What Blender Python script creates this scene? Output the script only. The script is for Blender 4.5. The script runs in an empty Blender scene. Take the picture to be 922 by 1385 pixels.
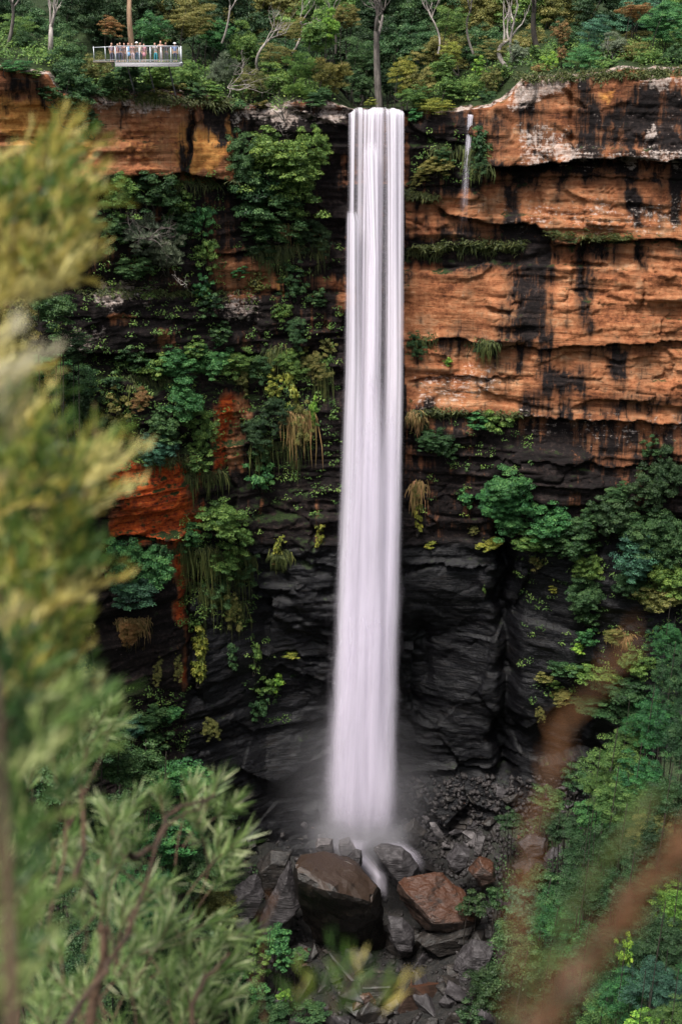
import bpy, bmesh, math, random
import numpy as np
from mathutils import Vector, Matrix, Euler
from mathutils.bvhtree import BVHTree

# ------------------------------------------------------------------ camera, light
scene = bpy.context.scene
COL = scene.collection
PITCH = math.radians(17.0)
FPX = 1885.0
CAM = np.array([0.0, -150.0, 84.0])
cd = bpy.data.cameras.new('camera'); cam = bpy.data.objects.new('camera', cd); COL.objects.link(cam)
cam.location = CAM; cam.rotation_euler = (math.radians(90) - PITCH, 0, 0)
cd.sensor_fit = 'VERTICAL'; cd.sensor_height = 36; cd.lens = FPX * 36 / 1385
cd.clip_start = 0.05; cd.clip_end = 3000
cd.dof.use_dof = True; cd.dof.focus_distance = 150; cd.dof.aperture_fstop = 5.0
scene.camera = cam
SUN_EL, SUN_AZ = math.radians(62), math.radians(208)      # azimuth clockwise from +Y: behind the camera, to the left
w = bpy.data.worlds.new('World'); scene.world = w; w.use_nodes = True
wn = w.node_tree.nodes; wl = w.node_tree.links
sky = wn.new('ShaderNodeTexSky'); sky.sky_type = 'NISHITA'; sky.sun_disc = False
sky.sun_elevation = SUN_EL; sky.sun_rotation = SUN_AZ; sky.dust_density = 3.0; sky.air_density = 0.8
bg = wn['Background']; bg.inputs['Strength'].default_value = 0.11
hs = wn.new('ShaderNodeHueSaturation'); hs.inputs['Saturation'].default_value = .35; wl.new(sky.outputs[0], hs.inputs['Color'])     # cloud-veiled sky
wl.new(hs.outputs[0], bg.inputs[0])
sl = bpy.data.lights.new('sun', 'SUN'); sl.energy = 3.0; sl.angle = math.radians(18); sl.color = (1.0, 0.95, 0.88)
so = bpy.data.objects.new('sun', sl); COL.objects.link(so)
sd = Vector((math.sin(SUN_AZ) * math.cos(SUN_EL), math.cos(SUN_AZ) * math.cos(SUN_EL), math.sin(SUN_EL)))
so.rotation_euler = sd.to_track_quat('Z', 'Y').to_euler()
scene.view_settings.view_transform = 'Standard'; scene.view_settings.look = 'None'
scene.view_settings.gamma = 1; scene.view_settings.use_curve_mapping = False
scene.view_settings.exposure = 1.0
scene.render.engine = 'CYCLES'
cy = scene.cycles
cy.use_denoising = True
cy.max_bounces = 6; cy.diffuse_bounces = 3; cy.glossy_bounces = 2; cy.transmission_bounces = 3
cy.transparent_max_bounces = 24; cy.volume_bounces = 1
cy.sample_clamp_indirect = 5

# ------------------------------------------------------------------ maths helpers
cP, sP = math.cos(PITCH), math.sin(PITCH)
FW = np.array([0, cP, -sP]); UP = np.array([0, sP, cP])
def ray(px, py):
    d = FW * FPX + np.array([1., 0, 0]) * (px - 461) + UP * (692.5 - py)
    return d / np.linalg.norm(d)
def at(px, py, Y):
    d = ray(px, py); return CAM + d * ((Y - CAM[1]) / d[1])
def at_d(px, py, dist):
    return CAM + ray(px, py) * dist
def project(p):
    d = p - CAM
    zc = d @ FW
    return 461 + FPX * d[..., 0] / zc, 692.5 - FPX * (d @ UP) / zc

def _h(ix, iy, iz, seed):
    n = (ix * 374761393 + iy * 668265263 + iz * 2147483647 + seed * 1274126177) & 0xffffffff
    n = ((n ^ (n >> 13)) * 1274126177) & 0xffffffff
    n = ((n ^ (n >> 15)) * 2246822519) & 0xffffffff
    return ((n ^ (n >> 16)) & 0xffffff) / float(0xffffff)
def vn(x, y, z=None, seed=0):
    x = np.asarray(x, float); y = np.asarray(y, float)
    z = np.zeros_like(x) if z is None else np.asarray(z, float)
    ix, iy, iz = (np.floor(a).astype(np.int64) for a in (x, y, z))
    fx, fy, fz = x - ix, y - iy, z - iz
    q = lambda t: t * t * t * (t * (t * 6 - 15) + 10)
    fx, fy, fz = q(fx), q(fy), q(fz)
    def L(a, b, t): return a + (b - a) * t
    r = [L(L(_h(ix, iy, iz + k, seed), _h(ix + 1, iy, iz + k, seed), fx),
           L(_h(ix, iy + 1, iz + k, seed), _h(ix + 1, iy + 1, iz + k, seed), fx), fy) for k in (0, 1)]
    return L(r[0], r[1], fz) * 2 - 1
def fbm(x, y, z=None, oct=4, seed=0, gain=.5):
    s = 0; a = 1; t = 0; f = 1
    for k in range(oct):
        s = s + a * vn(x * f + 13.7 * k, y * f + 7.1 * k, None if z is None else z * f + 3.3 * k, seed + k); t += a
        a *= gain; f *= 2.03
    return s / t * 1.6
def sstep(a, b, x):
    t = np.clip((x - a) / (b - a), 0, 1); return t * t * (3 - 2 * t)
def norm(v): return v / np.maximum(np.linalg.norm(v, axis=-1, keepdims=True), 1e-9)

# ------------------------------------------------------------------ mesh helpers
def mesh_np(name, V, F, attrs=None, smooth=False):
    V = np.asarray(V, np.float32); me = bpy.data.meshes.new(name)
    F = np.asarray(F, np.int32); k = F.shape[1]
    me.vertices.add(len(V)); me.vertices.foreach_set('co', V.ravel())
    me.loops.add(F.size); me.loops.foreach_set('vertex_index', F.ravel())
    me.polygons.add(len(F)); me.polygons.foreach_set('loop_start', np.arange(0, F.size, k, dtype=np.int32))
    me.polygons.foreach_set('loop_total', np.full(len(F), k, np.int32))
    me.update(calc_edges=True)
    if smooth: me.polygons.foreach_set('use_smooth', np.ones(len(F), bool))
    for an, arr in (attrs or {}).items():
        arr = np.asarray(arr, np.float32)
        if arr.ndim == 1:
            a = me.attributes.new(an, 'FLOAT', 'POINT'); a.data.foreach_set('value', arr)
        else:
            if arr.shape[1] == 3: arr = np.hstack([arr, np.ones((len(arr), 1), np.float32)])
            a = me.attributes.new(an, 'FLOAT_COLOR', 'POINT'); a.data.foreach_set('color', arr.ravel())
    return me
def grid_faces(nr, nc):
    i = np.arange(nr * nc).reshape(nr, nc)
    return np.stack([i[:-1, :-1], i[:-1, 1:], i[1:, 1:], i[1:, :-1]], -1).reshape(-1, 4)
class MB:
    """collects quads (a triangle repeats its last corner)"""
    def __init__(s): s.V = []; s.F = []; s.T = []; s.n = 0
    def add(s, V, F, t=.5):
        V = np.asarray(V, float); s.V.append(V); s.F.append(np.asarray(F, int) + s.n); s.n += len(V)
        s.T.append(np.full(len(V), t) if np.isscalar(t) else np.asarray(t))
    def tube(s, P, R, n=6, cap=True, t=.5):
        P = np.asarray(P, float); m = len(P); R = np.broadcast_to(np.asarray(R, float), (m,))
        T = np.gradient(P, axis=0); T = norm(T)
        ref = np.array([0, 0, 1.]) if abs(T[0][2]) < .9 else np.array([1., 0, 0])
        V = []
        u = norm(np.cross(T[0], ref))
        for k in range(m):
            u = norm(u - T[k] * (u @ T[k])); v = np.cross(T[k], u)
            a = np.arange(n) * 2 * math.pi / n
            V.append(P[k] + R[k] * (np.cos(a)[:, None] * u + np.sin(a)[:, None] * v))
        V = np.concatenate(V)
        F = []
        for k in range(m - 1):
            for j in range(n):
                F.append((k * n + j, k * n + (j + 1) % n, (k + 1) * n + (j + 1) % n, (k + 1) * n + j))
        if cap:
            for k, e in ((0, P[0]), (m - 1, P[-1])):
                c = len(V); V = np.vstack([V, e])
                for j in range(0, n, 2): F.append((c, k * n + j, k * n + (j + 1) % n, k * n + (j + 2) % n))
        s.add(V, F, t)
    def box(s, c, d, rz=0, t=.5):
        c = np.asarray(c, float); d = np.asarray(d, float) / 2
        B = np.array([[x, y, z] for x in (-1, 1) for y in (-1, 1) for z in (-1, 1)]) * d
        if rz:
            cc, ss = math.cos(rz), math.sin(rz); B = B @ np.array([[cc, ss, 0], [-ss, cc, 0], [0, 0, 1]])
        s.add(B + c, [(0, 1, 3, 2), (4, 6, 7, 5), (0, 4, 5, 1), (2, 3, 7, 6), (0, 2, 6, 4), (1, 5, 7, 3)], t)
    def mesh(s, name, smooth=False):
        return mesh_np(name, np.concatenate(s.V), np.concatenate(s.F), {'tint': np.concatenate(s.T)}, smooth)
def link(name, me, mat=None, parent=None, loc=None):
    o = bpy.data.objects.new(name, me); COL.objects.link(o)
    if mat and not me.materials: me.materials.append(mat)
    if parent: o.parent = parent
    if loc is not None: o.location = loc
    return o
def empty(name, loc, rz=0):
    o = bpy.data.objects.new(name, None); COL.objects.link(o); o.location = [float(a) for a in loc]; o.rotation_euler = (0, 0, rz)
    o.empty_display_size = .5
    return o
def tag(o, label=None, cat=None, group=None, kind=None):
    if label: o['label'] = label
    if cat: o['category'] = cat
    if group: o['group'] = group
    if kind: o['kind'] = kind
    return o

# ------------------------------------------------------------------ materials
class NT:
    def __init__(s, name):
        s.m = bpy.data.materials.new(name); s.m.use_nodes = True; s.t = s.m.node_tree
        s.b = s.t.nodes['Principled BSDF']; s.out = s.t.nodes['Material Output']
    def n(s, ty, **kw):
        x = s.t.nodes.new(ty)
        for k, v in kw.items(): setattr(x, k, v)
        return x
    def l(s, a, b): s.t.links.new(a, b)
    def put(s, sock, v):
        if isinstance(v, bpy.types.NodeSocket): s.l(v, sock)
        elif isinstance(v, (tuple, list)) and len(v) == 3 and sock.type == 'RGBA': sock.default_value = (*v, 1)
        else: sock.default_value = v
    def math(s, op, a, b=None, c=None, clamp=False):
        x = s.n('ShaderNodeMath', operation=op, use_clamp=clamp); s.put(x.inputs[0], a)
        if b is not None: s.put(x.inputs[1], b)
        if c is not None: s.put(x.inputs[2], c)
        return x.outputs[0]
    def noise(s, vec, scale, detail=4, rough=.55, dist=0):
        x = s.n('ShaderNodeTexNoise'); s.l(vec, x.inputs['Vector']); x.inputs['Scale'].default_value = scale
        x.inputs['Detail'].default_value = detail; x.inputs['Roughness'].default_value = rough; x.inputs['Distortion'].default_value = dist
        return x.outputs['Fac']
    def scl(s, vec, sc, loc=(0, 0, 0)):
        x = s.n('ShaderNodeMapping'); s.l(vec, x.inputs[0]); x.inputs['Scale'].default_value = sc; x.inputs['Location'].default_value = loc
        return x.outputs[0]
    def mix(s, f, a, b, bt='MIX'):
        x = s.n('ShaderNodeMix', data_type='RGBA', blend_type=bt); s.put(x.inputs[0], f); s.put(x.inputs[6], a); s.put(x.inputs[7], b)
        return x.outputs[2]
    def step(s, v, a, b):
        x = s.n('ShaderNodeMapRange', interpolation_type='SMOOTHSTEP'); s.put(x.inputs[0], v); x.inputs[1].default_value = a; x.inputs[2].default_value = b
        return x.outputs[0]
    def ramp(s, v, stops):
        x = s.n('ShaderNodeValToRGB'); s.put(x.inputs[0], v); e = x.color_ramp.elements
        while len(e) < len(stops): e.new(.5)
        for k, (p, c) in enumerate(stops): e[k].position = p; e[k].color = (*c, 1)
        return x.outputs[0]
    def pos(s, obj=False):
        return s.n('ShaderNodeTexCoord').outputs['Object'] if obj else s.n('ShaderNodeNewGeometry').outputs['Position']
    def bump(s, h, dist, strength=1, prev=None):
        x = s.n('ShaderNodeBump'); x.inputs['Distance'].default_value = dist; x.inputs['Strength'].default_value = strength
        s.put(x.inputs['Height'], h)
        if prev: s.l(prev, x.inputs['Normal'])
        return x.outputs[0]
def leaf_mat(name, transl=.35, rough=.55):
    N = NT(name); oi = N.n('ShaderNodeObjectInfo'); at_ = N.n('ShaderNodeAttribute', attribute_name='tint')
    hs = N.n('ShaderNodeHueSaturation'); N.l(oi.outputs['Color'], hs.inputs['Color'])
    N.put(hs.inputs['Hue'], N.math('MULTIPLY_ADD', at_.outputs['Fac'], -.09, .535))
    N.put(hs.inputs['Value'], N.math('MULTIPLY_ADD', at_.outputs['Fac'], 2.3, .15))
    N.put(N.b.inputs['Base Color'], hs.outputs[0]); N.b.inputs['Roughness'].default_value = rough
    N.b.inputs['Specular IOR Level'].default_value = .3
    tr = N.n('ShaderNodeBsdfTranslucent'); N.l(hs.outputs[0], tr.inputs[0])
    mx = N.n('ShaderNodeMixShader'); mx.inputs[0].default_value = transl
    N.l(N.b.outputs[0], mx.inputs[1]); N.l(tr.outputs[0], mx.inputs[2]); N.l(mx.outputs[0], N.out.inputs[0])
    return N.m
def plain(name, col, rough=.6, metal=0, nscale=6, amt=.25):
    N = NT(name); p = N.pos(True); f = N.noise(p, nscale, 5)
    N.put(N.b.inputs['Base Color'], N.mix(N.math('MULTIPLY', f, 1.0), tuple(c * (1 - amt) for c in col), tuple(min(1, c * (1 + amt)) for c in col)))
    N.b.inputs['Roughness'].default_value = rough; N.b.inputs['Metallic'].default_value = metal
    return N.m
def bark_mat(name, a, b, sc=3.0):
    N = NT(name); p = N.pos(True)
    f = N.noise(N.scl(p, (1, 1, .25)), sc, 5, .6)
    N.put(N.b.inputs['Base Color'], N.ramp(f, [(.35, a), (.65, b)])); N.b.inputs['Roughness'].default_value = .85
    N.put(N.b.inputs['Normal'], N.bump(N.noise(N.scl(p, (1, 1, .2)), sc * 4, 4), .02))
    return N.m
LEAF = leaf_mat('leaf')
def fg_leaf(name, stops, rough=.45):
    N = NT(name); a = N.n('ShaderNodeAttribute', attribute_name='tint'); c = N.ramp(a.outputs['Fac'], stops)
    N.put(N.b.inputs['Base Color'], c); N.b.inputs['Roughness'].default_value = rough; N.b.inputs['Specular IOR Level'].default_value = .35
    tr = N.n('ShaderNodeBsdfTranslucent'); N.l(c, tr.inputs[0]); mx = N.n('ShaderNodeMixShader'); mx.inputs[0].default_value = .35
    N.l(N.b.outputs[0], mx.inputs[1]); N.l(tr.outputs[0], mx.inputs[2]); N.l(mx.outputs[0], N.out.inputs[0]); return N.m
FG_GREEN = fg_leaf('narrow_green_leaf', [(.1, (.02, .05, .012)), (.35, (.08, .16, .035)), (.6, (.26, .36, .12)), (.85, (.60, .62, .36))], .35)
FG_OLIVE = fg_leaf('olive_leaf', [(.1, (.02, .05, .010)), (.34, (.07, .14, .024)), (.52, (.19, .24, .04)), (.70, (.42, .33, .065)), (.92, (.66, .58, .22))])
FG_STRAW = fg_leaf('straw_leaf', [(.1, (.10, .085, .03)), (.4, (.26, .21, .08)), (.7, (.42, .36, .18)), (.95, (.60, .56, .38))])
FG_MOSS = fg_leaf('moss_green_leaf', [(.1, (.02, .05, .012)), (.4, (.06, .13, .03)), (.7, (.16, .25, .06)), (.95, (.36, .40, .16))])
BARK_PALE = bark_mat('pale_bark', (.16, .135, .12), (.42, .37, .34))
BARK_GREY = bark_mat('grey_bark', (.05, .042, .038), (.17, .145, .13))
BARK_DARK = bark_mat('dark_bark', (.014, .011, .009), (.045, .035, .028))
BARK_TAN = bark_mat('tan_bark', (.20, .12, .075), (.42, .27, .17))
BARK_RUST = bark_mat('rusty_stem', (.05, .030, .018), (.14, .080, .045), 20)

# ------------------------------------------------------------------ cliff
def y0(x, z):
    x = np.asarray(x, float)
    y = np.where(x < -9, (x + 9) * .55, 0) - np.where(x > 16, (x - 16) * .28, 0)
    y = y + 3.0 * np.exp(-((x - 2) / 11) ** 2) * sstep(83, 70, z) * .8
    y = y + 2.5 * sstep(30, 5, z) * np.exp(-((x - 10) / 16) ** 2)          # undercut alcove at the foot
    y = y - 2.0 * sstep(60, 20, z) * sstep(-10, -30, x)
    return y
LIP = [(-400, 60), (-60, 90), (0, 96), (60, 100), (75, 128), (125, 132), (150, 126), (235, 126), (300, 140), (330, 150), (400, 141), (455, 145), (472, 150),
       (548, 150), (560, 156), (640, 153), (662, 150), (685, 130), (700, 114), (745, 106), (790, 102), (840, 96), (922, 94), (1300, 90)]
def z_from(px, py, x):
    Y = float(y0(x, 84.)); p = at(px, py, Y); return p[2]
LX = np.array([at(a, b, float(y0((a - 461) * .08, 84)))[0] for a, b in LIP])
LZ = np.array([at(a, b, float(y0((a - 461) * .08, 84)))[2] for a, b in LIP])
def ztop(x): return np.interp(x, LX, LZ)

STEPS = [  # polyline, amount above, falloff above(px), cut below, falloff below(px)
    ([(640, 224), (700, 224), (760, 218), (840, 214), (922, 215), (990, 215)], 2.4, 130, 2.0, 15),
    ([(548, 252), (640, 248), (690, 241), (800, 238), (922, 242)], .3, 10, .5, 5),
    ([(548, 262), (600, 285), (640, 299), (690, 300), (720, 303), (744, 318), (752, 331), (800, 323), (860, 322), (960, 322)], .7, 30, 1.3, 9),
    ([(546, 338), (600, 335), (640, 331), (706, 330)], .5, 6, 1.6, 26),
    ([(546, 369), (600, 366), (640, 362), (668, 352)], -.9, 20, -.4, 50),
    ([(560, 458), (600, 458), (650, 463), (700, 466), (760, 468), (830, 462), (960, 463)], .6, 14, .9, 7),
    ([(550, 512), (620, 506), (700, 510)], .3, 8, .4, 5),
    ([(548, 553), (600, 553), (640, 556), (700, 560), (800, 566), (960, 572)], .7, 12, .8, 8),
    ([(560, 612), (700, 618), (960, 640)], .4, 8, .6, 6),
    ([(544, 762), (600, 760), (645, 768)], .7, 10, .9, 12),
    ([(540, 1040), (620, 1036), (700, 1042)], .5, 8, 1.2, 10),
    ([(0, 182), (60, 190), (120, 200)], .5, 20, .8, 6),
    ([(120, 242), (200, 236), (260, 232), (310, 246), (330, 262)], 1.5, 60, 1.4, 12),
    ([(60, 395), (160, 400), (250, 402), (330, 397)], -1.4, 22, .6, 8),
    ([(95, 430), (330, 432)], .2, 8, .5, 4),
    ([(60, 478), (200, 480), (335, 478), (420, 470)], 1.2, 40, 1.3, 12),
    ([(290, 345), (340, 340), (380, 345)], .5, 12, 1.0, 6),
    ([(100, 735), (170, 728), (240, 724)], .8, 30, 1.0, 14),
    ([(330, 748), (400, 752), (455, 762)], .4, 8, .7, 10),
    ([(360, 890), (400, 884), (450, 896)], .5, 30, .6, 8),
    ([(400, 150), (470, 172), (470, 180)], .7, 12, 1.0, 10),
    ([(548, 165), (600, 190), (640, 196)], .4, 10, .8, 8),
]
def facets(X, Z, cx, cz, seed, tilt):
    """angular fracture planes: every irregular cell is a flat face with its own tilt"""
    u = X / cx + .35 * vn(X / cx / 2, Z / cz / 2, seed=seed + 5); v = Z / cz + .35 * vn(X / cx / 2, Z / cz / 2, seed=seed + 6)
    iu, iv = np.floor(u).astype(np.int64), np.floor(v).astype(np.int64); best = np.full(X.shape, 9e9); out = np.zeros(X.shape)
    for a in (-1, 0, 1):
        for b in (-1, 0, 1):
            ku, kv = iu + a, iv + b; jx = ku + _h(ku, kv, 0, seed); jz = kv + _h(ku, kv, 1, seed)
            d = (u - jx) ** 2 + (v - jz) ** 2
            h = (_h(ku, kv, 2, seed) - .5) + tilt * ((u - jx) * (_h(ku, kv, 3, seed) - .5) + (v - jz) * (_h(ku, kv, 4, seed) - .5))
            m = d < best; best = np.where(m, d, best); out = np.where(m, h, out)
    return out
def build_cliff():
    xs = np.concatenate([np.linspace(-140, -46, 60)[:-1], np.arange(-46, 48, .165), np.linspace(48, 140, 60)])
    nz = 600
    v = np.linspace(0, 1, nz)
    X = np.tile(xs, (nz, 1)); zt = ztop(xs) + .35 * fbm(xs / 2.2, xs * 0 + 3, oct=3, seed=4)
    Z = -16 + (zt[None, :] + 16) * v[:, None]
    Yb = y0(X, Z)
    PX, PY = project(np.stack([X, Yb, Z], -1))
    wx = PX + 9 * fbm(X / 3.1, Z / 3.1, oct=3, seed=11); wy = PY + 6 * fbm(X / 2.7, Z / 2.7, oct=3, seed=19)
    # --- relief (metres, + = outwards)
    wz = Z + .35 * fbm(X / 22, Z / 14, oct=2, seed=31) + X * .015
    D = 1.3 * fbm(X / 19, Z / 15, oct=2, seed=1) + .26 * fbm(X / 4, Z / 3.6, oct=4, seed=2, gain=.5)
    
    low = sstep(700, 800, PY) * sstep(300, 345, PX)                      # wet black slabs low down
    lay = np.zeros_like(D)
    for th, am, bl, sd_ in ((3.4, .75, 11, 41), (1.3, .42, 5.5, 42), (.5, .17, 2.6, 43)):
        q = wz / th + .45 * vn(wz / th * .37, X * 0 + sd_, seed=sd_) + .10 * vn(X / bl * .6, Z * 0, seed=sd_ + 3); k = np.floor(q); f = q - k
        r = _h(k.astype(np.int64), np.zeros_like(k, np.int64), 0, sd_)
        bx = X / bl + r * 17 + .6 * vn(X / bl * 1.7, Z / th * .8, seed=sd_ + 9)
        kb = np.floor(bx)
        rb = _h(k.astype(np.int64), kb.astype(np.int64), 0, sd_ + 1)
        fb = np.minimum(bx - kb, 1 - (bx - kb)); 
        lay += am * ((rb - .5) * 1.3 + (r - .5)) * sstep(0, .12, f) * sstep(0, .04, 1 - f)
        lay -= am * .35 * (1 - sstep(0, .06, fb)) * sstep(.35, .6, rb)
    caprock = sstep(222, 212, PY) * sstep(640, 690, PX)
    flat = sstep(370, 380, PY) * sstep(455, 445, PY) * sstep(548, 560, PX) * sstep(665, 650, PX)
    D += lay * (1 - .9 * low) * (1 - .5 * caprock) * (1 - .8 * flat) * (.55 + .6 * sstep(-.4, .5, fbm(X / 8, Z / 6, oct=2, seed=71)))
    drip = np.zeros_like(D)
    for pts, ua, fa, ub, fb in STEPS:
        p = np.array(pts, float); yl = np.interp(wx, p[:, 0], p[:, 1])
        inx = sstep(p[0, 0] - 14, p[0, 0] + 6, wx) * sstep(p[-1, 0] + 14, p[-1, 0] - 6, wx)
        dy = (PY + 2.5 * fbm(X / 1.6, Z / 1.6, oct=2, seed=77)) - yl
        drip = np.maximum(drip, inx * np.where(dy > -1, np.exp(-np.maximum(dy, 0) / 26.), 0) * min(1, ub + .2))
        D += inx * np.where(dy < 0, ua * np.exp(np.minimum(dy, 0) / fa), -ub * np.exp(-np.maximum(dy, 0) / fb))
    # low slabs: ridged curving facets
    rg = 1 - np.abs(fbm(X / 5.5 + .5 * Z / 6, Z / 3.0, oct=4, seed=61))
    vor = fbm(X / 4.0 - .4 * Z, Z / 3.5 + .35 * X, oct=2, seed=64); rg2 = 1 - np.abs(vor)
    calm = .35 + .65 * sstep(.0, .5, fbm(X / 9, Z / 9, oct=2, seed=66))
    D += low * (.9 * (rg - .75)) * calm + low * (1.3 * facets(X, Z, 8.5, 6.8, 81, 2.2) + .15 * facets(X + .5 * Z, Z, 3.4, 1.3, 82, 2.0) * (.4 + calm))
    D += (1 - low) * (.42 * facets(X, Z, 5.2, 2.8, 83, 1.8) + .12 * facets(X, Z, 1.5, .8, 84, 1.6)) * (1 - .75 * flat)
    # vertical joints
    for jx, ya, yb, wd, dp in ((686, 700, 1060, 13, 3.0), (572, 838, 930, 10, .7), (254, 720, 960, 8, 1.4), (250, 540, 640, 4, .8), (350, 160, 240, 5, .8), (256, 150, 230, 4, 1.2),
                               (776, 105, 200, 4, .7), (722, 118, 215, 3, .5), (790, 330, 395, 3, .8), (330, 500, 560, 5, .8), (312, 560, 700, 4, .7), (424, 680, 740, 4, .5), (870, 340, 420, 3, .6)):
        dx = wx - jx; D -= dp * np.exp(-(dx / wd) ** 2) * sstep(ya - 12, ya + 12, PY) * sstep(yb + 12, yb - 12, PY)
    # dark pillar beside the joint, black boulder nose beside the fall
    D += 1.6 * np.exp(-((wx - 560) / 16) ** 2 - ((wy - 545) / 22) ** 2)
    D += 1.3 * np.exp(-((wx - 480) / 12) ** 2) * sstep(275, 292, PY) * sstep(420, 300, PY)
    edge = sstep(0, 6, np.arange(nz)[::-1])[:, None]
    Y = Yb - D
    # soften the rim edge
    rim = np.exp(-(zt[None, :] - Z) / .35) * .35
    Y = Y + rim
    # --- rim rows going back on to the plateau
    nb = 46; tb = np.linspace(0, 1, nb + 1)[1:] ** 1.7
    back = tb[:, None] * 130
    Yr = Y[-1][None, :] + back
    stream = np.exp(-((xs - 3.6) / 4.4) ** 4)
    rise = (.17 * back + .5 * (1 - np.exp(-back / 1.2))) * (1 - .0 * stream[None, :])
    rise = rise - stream[None, :] * (np.minimum(back, 30) * .16 + .5 * (1 - np.exp(-back / 1.2)))
    Zr = zt[None, :] + rise + .5 * fbm(X[:nb] / 3, Yr / 3, oct=3, seed=8) * sstep(0, 3, back) * (1 - stream[None, :])
    Xa = np.vstack([X, np.tile(xs, (nb, 1))]); Ya = np.vstack([Y, Yr]); Za = np.vstack([Z, Zr])
    # --- colour masks
    edgn = fbm(X / 1.1, Z / 3.4, oct=4, seed=91)
    def poly(m, pts, val, soft=8, wrp=1):
        soft = soft * 1.35
        P = np.array(pts, float); qx = PX + (wx - PX) * wrp; qy = PY + (wy - PY) * wrp
        x0, x1, ya, yb = P[:, 0].min() - 3 * soft, P[:, 0].max() + 3 * soft, P[:, 1].min() - 3 * soft, P[:, 1].max() + 3 * soft
        sel = (qx > x0) & (qx < x1) & (qy > ya) & (qy < yb)
        a = qx[sel]; b = qy[sel]; dmin = np.full(a.shape, 1e9); ins = np.zeros(a.shape, bool)
        for k in range(len(P)):
            p, q = P[k], P[(k + 1) % len(P)]; e = q - p
            t = np.clip(((a - p[0]) * e[0] + (b - p[1]) * e[1]) / (e @ e), 0, 1)
            dmin = np.minimum(dmin, np.hypot(a - p[0] - t * e[0], b - p[1] - t * e[1]))
            c = ((p[1] > b) != (q[1] > b)); 
            with np.errstate(divide='ignore', invalid='ignore'):
                c &= a < (q[0] - p[0]) * (b - p[1]) / (q[1] - p[1]) + p[0]
            ins ^= c
        s = sstep(-soft * 1.9, soft * 1.7, np.where(ins, dmin, -dmin) + soft * 1.1 * edgn[sel])
        m[sel] = m[sel] * (1 - s) + val * s
    Z0 = np.zeros_like(PX)
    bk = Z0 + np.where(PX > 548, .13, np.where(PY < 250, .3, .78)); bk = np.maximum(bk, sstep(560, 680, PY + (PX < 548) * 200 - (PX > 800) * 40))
    pale = Z0 + .12; red = Z0.copy(); och = Z0.copy(); wet = sstep(690, 780, PY) * sstep(200, 300, PX); moss = Z0 + .1
    P = poly
    P(bk, [(548, 140), (646, 148), (640, 236), (690, 236), (600, 262), (548, 262)], .86)
    P(bk, [(640, 150), (692, 140), (692, 222), (645, 222)], .5, 6)
    P(bk, [(692, 110), (775, 104), (770, 170), (760, 214), (700, 222)], .42, 12); P(bk, [(700, 106), (720, 104), (722, 150), (700, 150)], .8, 5)
    P(bk, [(778, 112), (960, 104), (960, 218), (758, 212), (800, 190), (762, 168), (790, 140)], .80, 14); P(bk, [(728, 150), (775, 150), (768, 205), (735, 200)], .42, 8)
    P(bk, [(796, 112), (836, 108), (842, 132), (822, 146), (800, 140)], .3, 5, .6)
    P(bk, [(640, 222), (960, 212), (960, 238), (800, 236), (650, 240)], .62, 6)  # shade under the caprock overhang, painted in as a dark band
    P(bk, [(860, 236), (925, 232), (925, 250), (862, 252)], .8, 5)
    for a, b, c, d_ in ((688, 250, 300, 4), (753, 248, 275, 2.5), (848, 258, 282, 3), (858, 262, 300, 2.5), (874, 262, 292, 2.5), (890, 245, 305, 5), (906, 240, 300, 6), (868, 330, 360, 3),
                        (640, 340, 360, 3), (645, 480, 510, 3), (700, 470, 500, 4), (664, 465, 500, 4), (730, 470, 505, 3), (788, 340, 400, 5), (620, 375, 400, 3), (642, 375, 395, 2)):
        P(bk, [(a - d_, b), (a + d_, b), (a + d_ * .6, c), (a - d_ * .6, c)], .95, 4, .5)
    P(bk, [(548, 322), (700, 322), (716, 330), (700, 362), (640, 366), (548, 372)], .9, 6)
    P(bk, [(560, 300), (620, 306), (690, 304), (700, 322), (560, 326)], .55, 8)
    P(bk, [(700, 300), (748, 316), (752, 346), (745, 440), (738, 462), (668, 462), (676, 404), (690, 345)], .74, 8)
    P(bk, [(780, 335), (800, 335), (798, 440), (782, 440)], .7, 6)
    P(bk, [(608, 425), (640, 415), (668, 430), (664, 462), (600, 458)], .55, 10)
    P(bk, [(722, 495), (782, 498), (780, 526), (716, 545)], .85, 7); P(bk, [(820, 472), (850, 478), (850, 512), (826, 508)], .8, 5)
    P(bk, [(700, 540), (960, 536), (960, 552), (700, 556)], .55, 6)
    P(bk, [(560, 562), (700, 570), (960, 590), (960, 700), (560, 740)], .78, 14)
    P(bk, [(640, 570), (760, 585), (740, 660), (660, 660)], .97, 14); P(bk, [(790, 590), (960, 600), (960, 640), (800, 650)], .5, 10)
    P(bk, [(548, 372), (660, 366), (690, 380), (668, 450), (610, 440), (548, 456)], .14, 8)
    P(bk, [(548, 462), (650, 470), (680, 545), (560, 552)], .14, 8)
    P(bk, [(552, 545), (578, 545), (578, 590), (552, 590)], .97, 5)
    # left wing
    P(bk, [(0, 88), (130, 120), (130, 240), (0, 240)], .0, 8); P(bk, [(0, 92), (62, 98), (60, 150), (0, 140)], .55, 8)
    P(bk, [(130, 120), (300, 128), (300, 232), (130, 240)], .30, 8)
    P(bk, [(262, 140), (330, 138), (330, 165), (265, 168)], .85, 6); P(bk, [(250, 150), (262, 150), (262, 230), (248, 230)], .8, 4)
    P(bk, [(296, 165), (306, 165), (304, 195), (296, 195)], .9, 3); P(bk, [(130, 125), (250, 122), (250, 150), (130, 152)], .55, 7)
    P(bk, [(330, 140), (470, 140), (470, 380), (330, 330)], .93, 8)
    P(bk, [(95, 405), (330, 402), (330, 476), (95, 480)], .93, 8); P(bk, [(208, 444), (238, 444), (238, 475), (210, 475)], .3, 5)
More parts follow.
